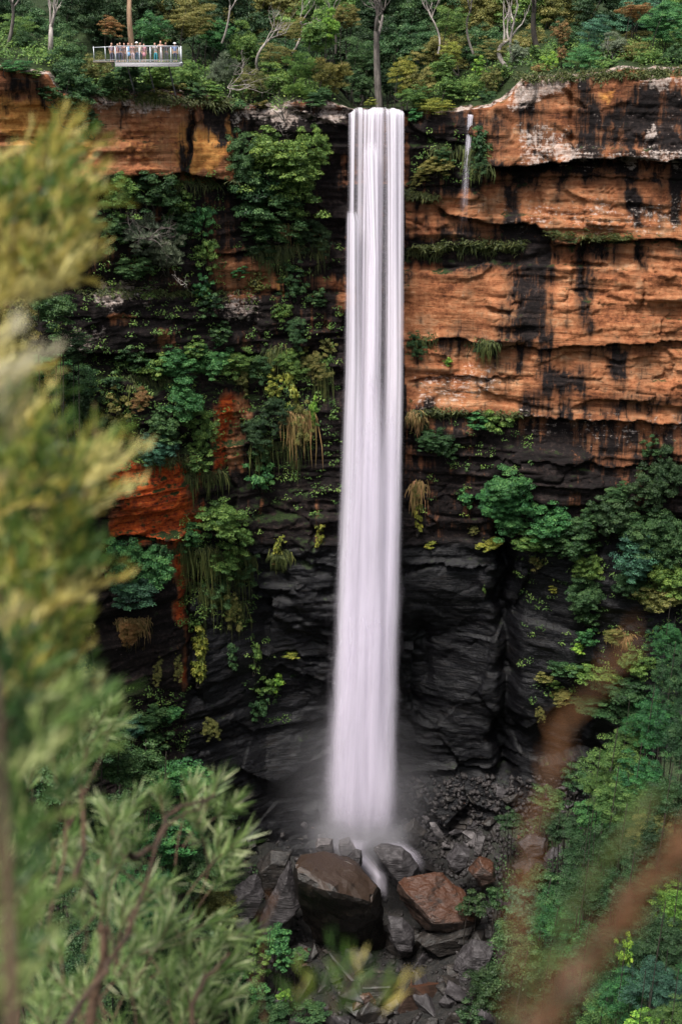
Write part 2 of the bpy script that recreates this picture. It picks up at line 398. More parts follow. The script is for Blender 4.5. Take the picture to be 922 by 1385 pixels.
    for a in (150, 156, 163, 170, 176, 183): P(bk, [(a - 1.6, 429), (a + 1.6, 429), (a + 1, 441), (a - 1, 441)], .1, 2, .2)
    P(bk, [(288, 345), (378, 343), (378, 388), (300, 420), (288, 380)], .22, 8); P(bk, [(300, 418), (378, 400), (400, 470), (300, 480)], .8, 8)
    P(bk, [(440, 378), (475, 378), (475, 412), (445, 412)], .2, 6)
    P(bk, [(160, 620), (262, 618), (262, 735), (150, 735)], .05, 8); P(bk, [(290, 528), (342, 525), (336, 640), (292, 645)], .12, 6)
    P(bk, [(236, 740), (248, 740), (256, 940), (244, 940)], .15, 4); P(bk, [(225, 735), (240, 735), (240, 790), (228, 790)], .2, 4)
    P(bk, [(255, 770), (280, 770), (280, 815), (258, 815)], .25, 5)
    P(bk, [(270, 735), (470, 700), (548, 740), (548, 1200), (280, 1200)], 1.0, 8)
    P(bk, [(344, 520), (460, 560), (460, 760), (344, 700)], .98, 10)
    for a, b, c in ((355, 640, 700), (430, 672, 740), (345, 600, 640)): P(bk, [(a - 3, b), (a + 3, b), (a + 1, c), (a - 2, c)], .3, 3, .4)
    P(bk, [(522, 1000), (532, 1000), (534, 1040), (526, 1040)], .2, 4)
    P(red, [(160, 620), (262, 618), (262, 735), (150, 735)], 1, 10); P(red, [(290, 528), (318, 525), (312, 640), (292, 645)], .9, 6)
    P(red, [(236, 740), (248, 740), (256, 940), (244, 940)], .8, 4); P(red, [(310, 978), (330, 978), (330, 996), (312, 996)], .8, 5); P(red, [(600, 560), (760, 590), (760, 640), (600, 600)], .15, 10)
    P(red, [(650, 470), (700, 470), (700, 500), (655, 500)], .35, 6)
    P(och, [(0, 140), (75, 135), (130, 150), (130, 215), (0, 215)], .95, 8); P(och, [(130, 150), (262, 150), (262, 236), (130, 240)], .42, 14)
    P(och, [(254, 168), (320, 165), (300, 205), (296, 236), (254, 238)], .9, 6); P(och, [(296, 140), (330, 150), (326, 200), (312, 172)], .6, 5)
    P(och, [(806, 124), (834, 124), (832, 140), (808, 140)], .7, 4); P(och, [(372, 372), (388, 372), (386, 394), (374, 394)], .9, 4); P(bk, [(372, 372), (388, 372), (386, 394), (374, 394)], .1, 4)
    for pts, v_ in (([(684, 112), (775, 104), (778, 122), (690, 138)], .9), ([(130, 122), (250, 124), (250, 142), (130, 145)], .75), ([(330, 140), (470, 142), (455, 160), (330, 165)], .8),
                    ([(692, 170), (770, 170), (762, 215), (700, 220)], .55), ([(758, 204), (922, 204), (922, 215), (760, 216)], .8), ([(868, 192), (900, 192), (898, 212), (866, 212)], .95),
                    ([(860, 100), (925, 96), (925, 122), (870, 118)], .7), ([(120, 388), (210, 388), (200, 404), (130, 404)], .85), ([(95, 445), (135, 445), (130, 475), (95, 475)], .6),
                    ([(785, 148), (960, 140), (960, 200), (800, 205)], .22), ([(552, 494), (660, 484), (690, 530), (560, 548)], .45), ([(700, 270), (922, 265), (922, 318), (760, 318), (700, 298)], .42),
                    ([(640, 262), (700, 255), (700, 290), (640, 290)], .25), ([(300, 405), (350, 395), (350, 430), (305, 435)], .6), ([(700, 560), (960, 560), (960, 600), (700, 590)], .35),
                    ([(870, 176), (886, 176), (886, 184), (870, 184)], .9), ([(585, 820), (640, 820), (650, 860), (590, 870)], .35), ([(690, 960), (780, 960), (790, 1010), (700, 1015)], .6)):
        P(pale, pts, v_, 7)
    for pts in ([(546, 326), (706, 322), (706, 342), (640, 346), (546, 344)], [(120, 236), (330, 236), (330, 262), (120, 262)], [(548, 180), (640, 180), (640, 240), (548, 245)], [(740, 318), (922, 316), (922, 328), (750, 330)],
                [(60, 478), (420, 470), (430, 760), (60, 760)], [(690, 60), (960, 60), (960, 100), (700, 108)]):
        P(moss, pts, .4, 14)
    bk = bk + .42 * drip * (.5 + .9 * fbm(X / .9, Z / 9, oct=3, seed=95))
    c1 = np.stack([bk, pale, red], -1); c2 = np.stack([och, wet, moss], -1)
    r1 = np.zeros((nb, len(xs), 3)); r1[..., 0] = .6; r1[..., 1] = .6; r2 = np.zeros((nb, len(xs), 3)); r2[..., 2] = sstep(.4, 2.2, back) * np.ones_like(xs) * 1.2
    c1 = np.concatenate([c1, r1]); c2 = np.concatenate([c2, r2])
    V = np.stack([Xa, Ya, Za], -1).reshape(-1, 3)
    F = grid_faces(nz + nb, len(xs))
    return mesh_np('cliff', V, F, {'m1': c1.reshape(-1, 3), 'm2': c2.reshape(-1, 3)}, False), V, F

def cliff_mat():
    N = NT('sandstone'); p = N.pos()
    def chan(an):
        a = N.n('ShaderNodeAttribute', attribute_name=an); s_ = N.n('ShaderNodeSeparateColor'); N.l(a.outputs['Color'], s_.inputs[0]); return s_.outputs
    bk, pale, red = chan('m1'); och, wet, moss = chan('m2')
    strat = N.noise(N.scl(p, (.10, .10, 1.1)), 1.0, 7, .62, .4)      # long flat beds
    strat2 = N.noise(N.scl(p, (.35, .35, 5)), 1.0, 5, .6, .3)
    blot = N.noise(p, .33, 6, .6, .4); fine = N.noise(p, 2.2, 6, .68); fine2 = N.noise(p, 9, 4, .6)
    streak = N.noise(N.scl(p, (1.5, 1.0, .09)), 1.0, 6, .62, .35)    # water streaks run down
    streak2 = N.noise(N.scl(p, (4.5, 3, .22)), 1.0, 4, .6, .2)
    v1 = N.math('ADD', N.math('MULTIPLY', strat, .38), N.math('ADD', N.math('MULTIPLY', blot, .36), N.math('MULTIPLY', fine, .30)))
    col = N.ramp(v1, [(.37, (.05, .020, .012)), (.43, (.13, .045, .020)), (.49, (.28, .104, .045)), (.55, (.41, .18, .085)), (.61, (.56, .31, .17)), (.70, (.70, .50, .35))])
    oc = N.ramp(N.math('ADD', N.math('MULTIPLY', strat2, .3), N.math('ADD', N.math('MULTIPLY', blot, .35), N.math('MULTIPLY', fine, .4))),
                [(.38, (.16, .06, .022)), (.48, (.42, .17, .045)), (.58, (.60, .29, .08)), (.7, (.72, .48, .22))])
    rd = N.ramp(N.math('ADD', N.math('MULTIPLY', strat2, .35), N.math('MULTIPLY', fine, .7)), [(.38, (.04, .012, .01)), (.47, (.28, .04, .012)), (.56, (.52, .085, .015)), (.68, (.60, .17, .04))])
    col = N.mix(N.step(N.math('ADD', och, N.math('MULTIPLY_ADD', fine, .5, -.25)), .35, .65), col, oc)
    col = N.mix(N.step(N.math('ADD', red, N.math('MULTIPLY_ADD', blot, .5, -.25)), .3, .7), col, rd)
    # pale weathered crust
    pcol = N.ramp(N.math('ADD', N.math('MULTIPLY', fine, .6), N.math('MULTIPLY', fine2, .4)), [(.35, (.24, .17, .14)), (.5, (.46, .36, .31)), (.62, (.66, .58, .54))])
    pf = N.step(N.math('ADD', N.math('ADD', pale, N.math('MULTIPLY_ADD', fine, 1.3, -.65)), N.math('MULTIPLY_ADD', strat2, 1.0, -.5)), .42, .68)
    # black desert varnish / algae, plus the shade painted under the caprock overhang
    bn = N.math('ADD', N.math('MULTIPLY_ADD', streak, 1.5, -.75), N.math('ADD', N.math('MULTIPLY_ADD', fine, .5, -.25), N.math('MULTIPLY_ADD', blot, 1.1, -.55)))
    bn = N.math('ADD', bn, N.math('MULTIPLY_ADD', streak2, .35, -.175))
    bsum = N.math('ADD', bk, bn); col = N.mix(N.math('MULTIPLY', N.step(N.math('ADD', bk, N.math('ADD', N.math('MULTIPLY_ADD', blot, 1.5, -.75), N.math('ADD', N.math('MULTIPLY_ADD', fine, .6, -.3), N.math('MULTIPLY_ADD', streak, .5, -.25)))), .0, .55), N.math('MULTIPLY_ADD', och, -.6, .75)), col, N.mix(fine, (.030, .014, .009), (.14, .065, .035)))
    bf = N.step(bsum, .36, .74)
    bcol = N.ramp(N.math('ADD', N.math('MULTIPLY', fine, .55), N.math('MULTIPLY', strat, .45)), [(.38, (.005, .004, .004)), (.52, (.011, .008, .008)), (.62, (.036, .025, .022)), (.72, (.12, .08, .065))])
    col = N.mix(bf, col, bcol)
    col = N.mix(N.math('MULTIPLY', pf, .62), col, pcol)
    wcol = N.ramp(N.math('ADD', N.math('MULTIPLY', strat2, .5), N.math('MULTIPLY', fine, .5)), [(.38, (.002, .002, .0025)), (.54, (.004, .004, .0055)), (.68, (.014, .0135, .017))])
    col = N.mix(N.step(N.math('ADD', wet, N.math('MULTIPLY_ADD', blot, .4, -.2)), .35, .65), col, wcol)
    mcol = N.ramp(fine2, [(.35, (.008, .014, .006)), (.6, (.028, .046, .014)), (.75, (.07, .085, .025))])
    nz_ = N.n('ShaderNodeSeparateXYZ'); N.l(N.n('ShaderNodeNewGeometry').outputs['Normal'], nz_.inputs[0])
    mf = N.step(N.math('ADD', N.math('ADD', moss, N.math('MULTIPLY', nz_.outputs[2], .45)), N.math('MULTIPLY_ADD', N.noise(p, .9, 6, .65), 1.6, -.8)), .5, .75)
    col = N.mix(mf, col, mcol)
    # thin dark bedding partings
    crack = N.noise(N.scl(p, (.16, .16, 2.4)), 1.0, 3, .5, .6)
    cl = N.step(N.math('ABSOLUTE', N.math('SUBTRACT', crack, .5)), .0, .018)
    brk = N.step(N.noise(p, .5, 3), .45, .62)
    col = N.mix(N.math('MULTIPLY', N.math('SUBTRACT', 1, cl), N.math('MULTIPLY', brk, .8)), col, (.015, .010, .008))
    N.put(N.b.inputs['Base Color'], col)
    ro = N.math('MULTIPLY_ADD', N.step(wet, .3, .7), -.40, .85); ro = N.math('ADD', ro, N.math('MULTIPLY_ADD', fine, .3, -.15))
    N.put(N.b.inputs['Roughness'], ro); N.put(N.b.inputs['Specular IOR Level'], N.math('MULTIPLY_ADD', N.step(wet, .3, .7), .12, .15))
    h = N.math('ADD', N.math('MULTIPLY', strat2, .8), N.math('MULTIPLY', cl, .35))
    b1 = N.bump(h, .2, .6); b2 = N.bump(N.math('ADD', fine, N.math('MULTIPLY', fine2, .35)), .2, .7, b1)
    N.put(N.b.inputs['Normal'], b2)
    return N.m
cliff_me, CV, CF = build_cliff()
CLIFF = tag(link('cliff', cliff_me, cliff_mat()), kind='structure')

# ------------------------------------------------------------------ ground of the gorge and beyond
def zg(x, y):
    x = np.asarray(x, float); y = np.asarray(y, float)
    xc = 3 + 4 * np.sin(y / 22.); dx = x - xc
    z = -8.0 + .28 * np.maximum(y, -70) + .45 * np.maximum(y + 2, 0)
    z = z + .50 * np.maximum(dx - 7, 0) + .35 * np.maximum(dx - 16, 0) + .62 * np.maximum(-dx - 9, 0)
    z = np.minimum(z, 86 + .06 * np.abs(dx)) 
    yy = -y
    ramp = np.interp(yy, [-500, 60, 110, 138, 146.5, 148.6, 175, 320, 900], [-99, -99, 4, 30, 60, 82.3, 85, 135, 160])  # last rise is an unseen hill behind the camera, added to block low sky
    z = np.maximum(z, ramp)
    return z + .6 * fbm(x / 6, y / 6, oct=4, seed=51) * sstep(-148, -120, y)
gx = np.concatenate([np.linspace(-900, -50, 26)[:-1], np.linspace(-50, 50, 260), np.linspace(50, 900, 26)[1:]])
gy = np.concatenate([np.linspace(-900, -155, 14)[:-1], np.linspace(-155, 4, 330)])
GX, GY = np.meshgrid(gx, gy)
GV = np.stack([GX, GY, zg(GX, GY)], -1).reshape(-1, 3); GF = grid_faces(len(gy), len(gx))
def ground_mat():
    N = NT('gorge_ground'); p = N.pos(); f = N.noise(p, 1.3, 7, .65); g = N.noise(p, .2, 4)
    c = N.ramp(f, [(.35, (.003, .003, .003)), (.5, (.007, .006, .005)), (.62, (.016, .013, .011)), (.75, (.03, .027, .024))])
    gr = N.ramp(N.noise(p, 5, 4), [(.35, (.012, .024, .008)), (.65, (.04, .065, .02))])
    sx = N.n('ShaderNodeSeparateXYZ'); N.l(p, sx.inputs[0])
    far = N.step(N.math('ABSOLUTE', N.math('SUBTRACT', sx.outputs[0], 4)), 12, 22)
    N.put(N.b.inputs['Base Color'], N.mix(far, c, gr)); N.b.inputs['Roughness'].default_value = .7
    N.put(N.b.inputs['Normal'], N.bump(f, .5)); return N.m
GROUND = tag(link('ground', mesh_np('ground', GV, GF, smooth=True), ground_mat()), kind='structure')
# plateau beyond the rim, to the horizon
NP = 40
pvx = np.linspace(-900, 900, NP); pvy = np.linspace(60, 1600, NP); A, B = np.meshgrid(pvx, pvy)
pz = 90 + .12 * np.minimum(B, 300) + 4 * fbm(A / 80, B / 80, seed=5)
N_ = NT('plateau_scrub'); N_.put(N_.b.inputs['Base Color'], N_.ramp(N_.noise(N_.pos(), .8, 6), [(.35, (.012, .022, .008)), (.65, (.045, .06, .02))])); N_.b.inputs['Roughness'].default_value = .9
tag(link('plateau', mesh_np('plateau', np.stack([A, B, pz], -1).reshape(-1, 3), grid_faces(NP, NP), smooth=True), N_.m), kind='structure')

bvhC = BVHTree.FromPolygons([tuple(v) for v in CV], [tuple(map(int, f)) for f in CF])
bvhG = BVHTree.FromPolygons([tuple(v) for v in GV], [tuple(map(int, f)) for f in GF])
def hit(px, py, which='both'):
    o = Vector(CAM); d = Vector(ray(px, py)); best = None
    for nm, b in (('c', bvhC), ('g', bvhG)):
        if which != 'both' and which != nm: continue
        r = b.ray_cast(o, d)
        if r[0] is not None and (best is None or r[3] < best[3]): best = r
    if best is None: return at(px, py, 0.), np.array([0, -1., 0])
    return np.array(best[0]), np.array(best[1])
def ground_z(x, y):
    r = bvhG.ray_cast(Vector((x, y, 400)), Vector((0, 0, -1))); return r[0].z if r[0] else float(zg(x, y))
def rim_z(x, y):
    r = bvhC.ray_cast(Vector((x, y, 400)), Vector((0, 0, -1))); return r[0].z if r[0] else 90.

# ------------------------------------------------------------------ water
def water_mat(name, dens_lo, dens_hi, seed, col=(.90, .85, .95)):
    """thin aerated falling water: streaks of droplets, gaps between them see-through"""
    N = NT(name); uv = N.n('ShaderNodeAttribute', attribute_name='uvw'); s_ = N.n('ShaderNodeSeparateXYZ'); N.l(uv.outputs['Vector'], s_.inputs[0])
    u, v, al = s_.outputs
    st = N.noise(N.scl(uv.outputs['Vector'], (9, .7, 0), (seed, seed, 0)), 1, 3, .5)
    st2 = N.noise(N.scl(uv.outputs['Vector'], (46, 1.5, 0), (seed * 3, 0, 0)), 1, 3, .55)
    st3 = N.noise(N.scl(uv.outputs['Vector'], (3.5, 5, 0), (0, seed, 0)), 1, 4, .5)
    s1 = N.math('ADD', N.math('MULTIPLY', st, .62), N.math('MULTIPLY', st2, .38))
    # streaks sharp near the lip, blended lower down
    k = N.step(v, .05, .7)
    a_top = N.step(s1, .40, .60); a_low = N.step(N.math('ADD', N.math('MULTIPLY', s1, .5), N.math('MULTIPLY', st3, .5)), .22, .66)
    a = N.math('ADD', N.math('MULTIPLY', a_top, N.math('SUBTRACT', 1, k)), N.math('MULTIPLY', a_low, k))
    a = N.math('MULTIPLY_ADD', a, dens_hi - dens_lo, dens_lo)
    fr = N.noise(N.scl(uv.outputs['Vector'], (14, 16, 0), (seed * 7, seed, 0)), 1, 5, .6, .6)      # frayed, drifting edges
    er = N.step(N.math('ADD', al, N.math('MULTIPLY', N.math('SUBTRACT', fr, .5), N.math('MULTIPLY_ADD', v, .12, .25))), .0, .9)
    a = N.math('MULTIPLY', a, er, clamp=True)
    N.put(N.b.inputs['Base Color'], col); N.b.inputs['Roughness'].default_value = .7; N.b.inputs['Specular IOR Level'].default_value = .2
    tr = N.n('ShaderNodeBsdfTranslucent'); N.put(tr.inputs[0], col)
    m1 = N.n('ShaderNodeMixShader'); m1.inputs[0].default_value = .35; N.l(N.b.outputs[0], m1.inputs[1]); N.l(tr.outputs[0], m1.inputs[2])
    tp = N.n('ShaderNodeBsdfTransparent'); m2 = N.n('ShaderNodeMixShader'); N.l(a, m2.inputs[0]); N.l(tp.outputs[0], m2.inputs[1]); N.l(m1.outputs[0], m2.inputs[2])
    N.l(m2.outputs[0], N.out.inputs[0]); return N.m
FALL_Y = -1.6
def fall_sheet(name, prof, ypos, mat, parent, alpha, nu=70, nv=170, bulge=.9, seed=1, lip=True):
    """prof: rows (py, px_left, px_right) down the fall; alpha(u, v, py) -> opacity"""
    pr = np.array(prof, float); pys = np.linspace(pr[0, 0], pr[-1, 0], nv)
    L = np.interp(pys, pr[:, 0], pr[:, 1]); R = np.interp(pys, pr[:, 0], pr[:, 2])
    u = np.linspace(0, 1, nu); V = []; A = []
    for k, py in enumerate(pys):
        s = (py - 150) / 990.
        yy = FALL_Y + ypos - 2.2 * math.sqrt(max(s, 0)) - 1.0 * s
        pl = at(L[k], py, yy); prt = at(R[k], py, yy)
        x = pl[0] + (prt[0] - pl[0]) * u
        y = yy - bulge * np.sin(u * math.pi) * (.3 + s) + .30 * fbm(x / 1.3 + seed, np.full(nu, pl[2] / 25), oct=2, seed=seed)
        z = np.full(nu, pl[2])
        V.append(np.stack([x, y, z], -1)); A.append(np.stack([u, np.full(nu, s), alpha(u, s, py)], -1))
    if lip:   # the water rolls over the rock edge from the pool behind it
        V[0][:, 2] += .12 * fbm(V[0][:, 0] / .9, V[0][:, 0] * 0, oct=2, seed=33) - .35 * (2 * u - 1) ** 6; top = V[0]; pre = []; pa = []
        for t, dz, f in ((4.5, .16, 0.), (3, .13, .7), (1.8, .12, 1), (.9, .08, 1), (.35, -.03, 1)):
            q = top.copy(); q[:, 1] = top[:, 1] + t * .9; q[:, 2] = top[:, 2] + dz; pre.append(q); b = A[0].copy(); b[:, 1] = -t * .02; b[:, 2] *= f; pa.append(b)
        V = pre + V; A = pa + A
    Vn = np.concatenate(V); An = np.concatenate(A)
    me = mesh_np(name, Vn, grid_faces(len(V), nu), {'uvw': An}, True)
    return link(name, me, mat, parent)
def ends(u, a=.12, b=.06): return sstep(0, a, u) * sstep(0, b, 1 - u)
pool = at(508, 150, FALL_Y)
fall = tag(empty('waterfall', (pool[0], FALL_Y, pool[2])), 'broad white main waterfall dropping the full height of the cliff on to the boulders', 'waterfall')
def rel(o, p): o.parent = p; o.matrix_parent_inverse = Matrix.Translation(-Vector(p.location))
WA = water_mat('water_veil', .10, .95, 1.3); WB = water_mat('water_core', .30, 1.0, 5.1); WC = water_mat('water_mist_edge', .35, .75, 9.7, (.84, .78, .90))
fade_end = lambda py, a=1010, b=1150: 1 - sstep(a, b, py)
sheets = [
    # full width veil
    fall_sheet('veil', [(149, 469, 548), (285, 467, 548), (450, 464, 547), (600, 458, 546), (800, 448, 543), (1000, 440, 538), (1150, 434, 534)], .5, WA, None,
               lambda u, s, py: ends(u, .10 + .5 * s, .08 + .3 * s) * (1 - .25 * s) * fade_end(py, 1080, 1150)),
    # dense core streams
    fall_sheet('stream', [(150, 488, 520), (200, 487, 519), (450, 484, 518), (700, 476, 522), (1000, 460, 528), (1140, 452, 530)], .0, WB, None,
               lambda u, s, py: ends(u, .25 + .25 * s, .2 + .25 * s) * (1 - .4 * s) * fade_end(py, 1080, 1140), nu=40, seed=3),
    fall_sheet('stream', [(150, 519, 548), (250, 520, 548), (500, 520, 548), (800, 508, 545), (1140, 490, 538)], -.3, WB, None,
               lambda u, s, py: ends(u, .25 + .2 * s, .14 + .3 * s) * (1 - .3 * s) * fade_end(py, 1080, 1140), nu=40, seed=5),
    fall_sheet('stream', [(284, 467, 486), (300, 466, 490), (500, 463, 492), (800, 450, 490), (1140, 438, 484)], -.6, WB, None,
               lambda u, s, py: ends(u, .25 + .3 * s, .3) * sstep(282, 292, py) * .85 * fade_end(py, 1080, 1140), nu=30, seed=7, lip=False),
    fall_sheet('stream', [(182, 492, 512), (210, 488, 516), (350, 496, 516), (600, 490, 518)], -.5, WB, None,
               lambda u, s, py: ends(u, .35, .35) * sstep(182, 215, py) * (1 - sstep(420, 600, py)), nu=24, nv=90, seed=9, lip=False),
    fall_sheet('spray_veil', [(430, 461, 550), (600, 456, 549), (800, 444, 547), (1000, 430, 543), (1150, 418, 545)], -1.2, WC, None,
               lambda u, s, py: ends(u, .45, .22) * sstep(430, 720, py) * .9 * fade_end(py, 1070, 1150), seed=11, lip=False),
    fall_sheet('spray_veil', [(700, 450, 550), (900, 436, 547), (1000, 425, 546), (1150, 404, 554)], -2.0, WC, None,
               lambda u, s, py: ends(u, .5, .3) * sstep(700, 960, py) * .75 * fade_end(py, 1050, 1152), seed=13, lip=False),
]
for o in sheets: rel(o, fall)
# water sliding between the boulders at the foot
for prof, yy in (([(1122, 440, 520), (1150, 450, 505), (1180, 488, 530), (1212, 512, 530)], -6.2), ([(1128, 425, 470), (1142, 422, 476), (1156, 424, 440)], -5.6), ([(1126, 478, 540), (1150, 520, 572), (1175, 550, 590)], -5.4)):
    o = fall_sheet('cascade', prof, yy - FALL_Y + 3, WC, None, lambda u, s, py, p=prof: ends(u, .45, .45) * sstep(p[0][0] - 1, p[0][0] + 16, py) * sstep(p[-1][0] + 1, p[-1][0] - 30, py) * .85, nu=24, nv=40, seed=15, lip=False)
    rel(o, fall)
sf_b = at(636, 155, -.6)
side = tag(empty('waterfall', sf_b), 'thin wispy side waterfall running off the rim near the pale rock slab', 'waterfall')
for prof, yo, w_ in (([(155, 631, 641), (175, 630, 640), (230, 624, 636), (300, 616, 634), (330, 612, 634)], .9, 1.0), ([(156, 633, 640), (230, 627, 635), (280, 622, 634)], .7, .9)):
    o = fall_sheet('veil', prof, yo, WA, None, lambda u, s, py, w_=w_: ends(u, .4, .35) * w_ * (1.15 - sstep(170, 240, py) * .75) * (1 - sstep(235, 328, py)), nu=18, nv=60, seed=17, bulge=.1)
    rel(o, side)
# mist: nested soft bodies of fine spray
def vol_mat(name, d):
    N = NT(name); v = N.n('ShaderNodeVolumePrincipled'); v.inputs['Density'].default_value = d; v.inputs['Color'].default_value = (.93, .92, .96, 1); v.inputs['Anisotropy'].default_value = .2
    N.t.nodes.remove(N.b); N.l(v.outputs[0], N.out.inputs['Volume']); return N.m
def ell(name, px, py, Y, rx, ry, rz, mat):
    bm = bmesh.new(); bmesh.ops.create_icosphere(bm, subdivisions=4, radius=1); me = bpy.data.meshes.new(name)
    for v in bm.verts: v.co = Vector((v.co.x * rx, v.co.y * ry, v.co.z * rz))
    bm.to_mesh(me); bm.free(); o = link(name, me, mat, None, Vector(at(px, py, Y))); tag(o, kind='stuff'); return o
def mist_mat(name, d, pw):
    N = NT(name); v = N.n('ShaderNodeVolumePrincipled'); v.inputs['Color'].default_value = (.93, .91, .97, 1); v.inputs['Anisotropy'].default_value = .2
    p = N.pos(True); ln = N.n('ShaderNodeVectorMath', operation='LENGTH'); N.l(p, ln.inputs[0])
    f = N.math('POWER', N.math('SUBTRACT', 1, ln.outputs['Value'], clamp=True), pw)
    nz_ = N.step(N.noise(N.scl(p, (1, 1, 1)), 2.6, 3, .5), .25, .75)
    N.put(v.inputs['Density'], N.math('MULTIPLY', N.math('MULTIPLY', f, d), N.math('MULTIPLY_ADD', nz_, .8, .45)))
    N.t.nodes.remove(N.b); N.l(v.outputs[0], N.out.inputs['Volume']); return N.m
for px_, py_, Y_, sc_, mt in ((484, 1085, -5.5, (12, 6, 17), mist_mat('drifting_spray', .17, 2.2)), (488, 1132, -6.2, (7.5, 3.8, 4.6), mist_mat('splash_spray', 1.1, 2.0))):
    o = ell('mist', px_, py_, Y_, 1, 1, 1, mt); o.scale = sc_
cy.volume_step_rate = .6; cy.volume_max_steps = 64
# the creek behind the lip
cre = []
for k, t in enumerate(np.linspace(0, 26, 14)):
    c0 = pool[0] + 1.2 * math.sin(t / 6); wd = 3.3 + .12 * t
    cre.append([[c0 - wd + 2 * wd * j / 8, -.4 + t, 0] for j in range(9)])
cre = np.array(cre).reshape(-1, 3); cre[:, 2] = pool[2] + .05
NW = NT('creek_water'); NW.b.inputs['Base Color'].default_value = (.03, .035, .03, 1); NW.b.inputs['Roughness'].default_value = .12
NW.put(NW.b.inputs['Normal'], NW.bump(NW.noise(NW.pos(), 2.5, 3), .1))
tag(link('creek', mesh_np('creek', cre, grid_faces(14, 9), smooth=True), NW.m), kind='structure')

# ------------------------------------------------------------------ foliage builders
GREENS = {
    'emerald': (.045, .150, .048), 'mid green': (.085, .165, .038), 'deep green': (.038, .092, .032), 'olive': (.140, .145, .040),
    'yellow green': (.18, .205, .035), 'grey green': (.125, .155, .095), 'lime green': (.13, .27, .04), 'bronze': (.20, .13, .045),
    'blue green': (.048, .120, .075), 'straw': (.27, .20, .075), 'dark': (.028, .062, .024), 'dull grass': (.060, .080, .024)}
def rvec(rng, n): return norm(rng.normal(size=(n, 3)))
def leaves_quads(C, Nn, T, L, W, fold=.15):
    """one rhombic leaf per centre: C centre, Nn normal, T along-leaf direction"""
    T = norm(T - Nn * np.sum(T * Nn, -1, keepdims=True)); B = np.cross(Nn, T)
    L = np.broadcast_to(np.asarray(L, float), (len(C),))[:, None]; W = np.broadcast_to(np.asarray(W, float), (len(C),))[:, None]
    a = C - T * L * .5; c = C + T * L * .5; b = C + B * W * .5 + Nn * fold * W; d = C - B * W * .5 + Nn * fold * W
    V = np.stack([a, b, c, d], 1).reshape(-1, 3); F = np.arange(len(V)).reshape(-1, 4); return V, F
def crown_mesh(seed, R=3.0, H=5.0, nc=60, lp=70, leaf=.22, asp=.55, kind='round', rc=(.16, .30), droop=0.):
    rng = np.random.default_rng(seed)
    d = rvec(rng, nc); d[:, 2] = d[:, 2] * .9 + .12; d = norm(d)
    lump = .78 + .42 * fbm(d[:, 0] * 1.6 + seed, d[:, 1] * 1.6, d[:, 2] * 1.6, oct=2, seed=seed)
    rr = (.35 + .65 * rng.random(nc) ** .45) * lump
    if kind == 'tiers': d[:, 2] = np.round(d[:, 2] * 2.5) / 2.5 + rng.normal(size=nc) * .05
    C = d * rr[:, None] * np.array([R, R, H / 2])
    rcs = R * rng.uniform(*rc, nc); V = []; T_ = []
    ct = rng.normal(size=nc) * .13
    cc = np.repeat(C, lp, 0); rcr = np.repeat(rcs, lp); tt = np.repeat(ct, lp)
    n = len(cc); e = rvec(rng, n); e[:, 2] = np.abs(e[:, 2]) * .75 + e[:, 2] * .25; e = norm(e)
    flat = .45 if kind == 'tiers' else .72
    P = cc + e * rcr[:, None] * (.55 + .5 * rng.random(n))[:, None] * np.array([1, 1, flat])
    Nn = norm(e * .8 + rvec(rng, n) * .55 + np.array([0, 0, .35]))
    T = norm(rvec(rng, n) + e * .6 + np.array([0, 0, -droop]))
    s = rng.uniform(.6, 1.35, n)
    if kind == 'needle': Nn, T = norm(np.cross(e, rvec(rng, n))), norm(e + .4 * rvec(rng, n) + np.array([0, 0, .3]))
    VV, FF = leaves_quads(P, Nn, T, leaf * s, leaf * asp * s)
    tint = np.clip(.45 + tt + rng.normal(size=n) * .13, 0, 1)
    tint = np.where(rng.random(n) < .04, np.clip(tint + .3, 0, 1), tint)
    return mesh_np('crown', VV, FF, {'tint': np.repeat(tint, 4)})
def curve(a, b, bend, n=6):
    a, b, bend = (np.asarray(q, float) for q in (a, b, bend)); t = np.linspace(0, 1, n)[:, None]
    return a * (1 - t) + b * t + bend * (4 * t * (1 - t))
def grow(mb, rng, p, d, L, r, lev, spread=.55, up=.15, tips=None, wob=.18, sides=5, kids=(2, 3)):
    n = 6; P = [p]; q = p.copy(); dd = d.copy()
    for k in range(n):
        dd = norm(dd + rng.normal(size=3) * wob * .6 + np.array([0, 0, up * .3])); q = q + dd * L / n; P.append(q)
    P = np.array(P); mb.tube(P, np.linspace(r, r * .55, n + 1), sides, cap=False)
    if tips is not None and lev <= 1: tips.append(P[-1]); tips.append(P[-3])
    if lev > 0:
        for _ in range(rng.integers(kids[0], kids[1] + 1)):
            i = int(rng.integers(3, n + 1)); nd = norm(dd + rvec(rng, 1)[0] * spread * 1.5 + np.array([0, 0, up]))
            grow(mb, rng, P[i], nd, L * rng.uniform(.55, .8), r * .55 * (.7 + .3 * (i < n)), lev - 1, spread, up, tips, wob, max(3, sides - 1), kids)
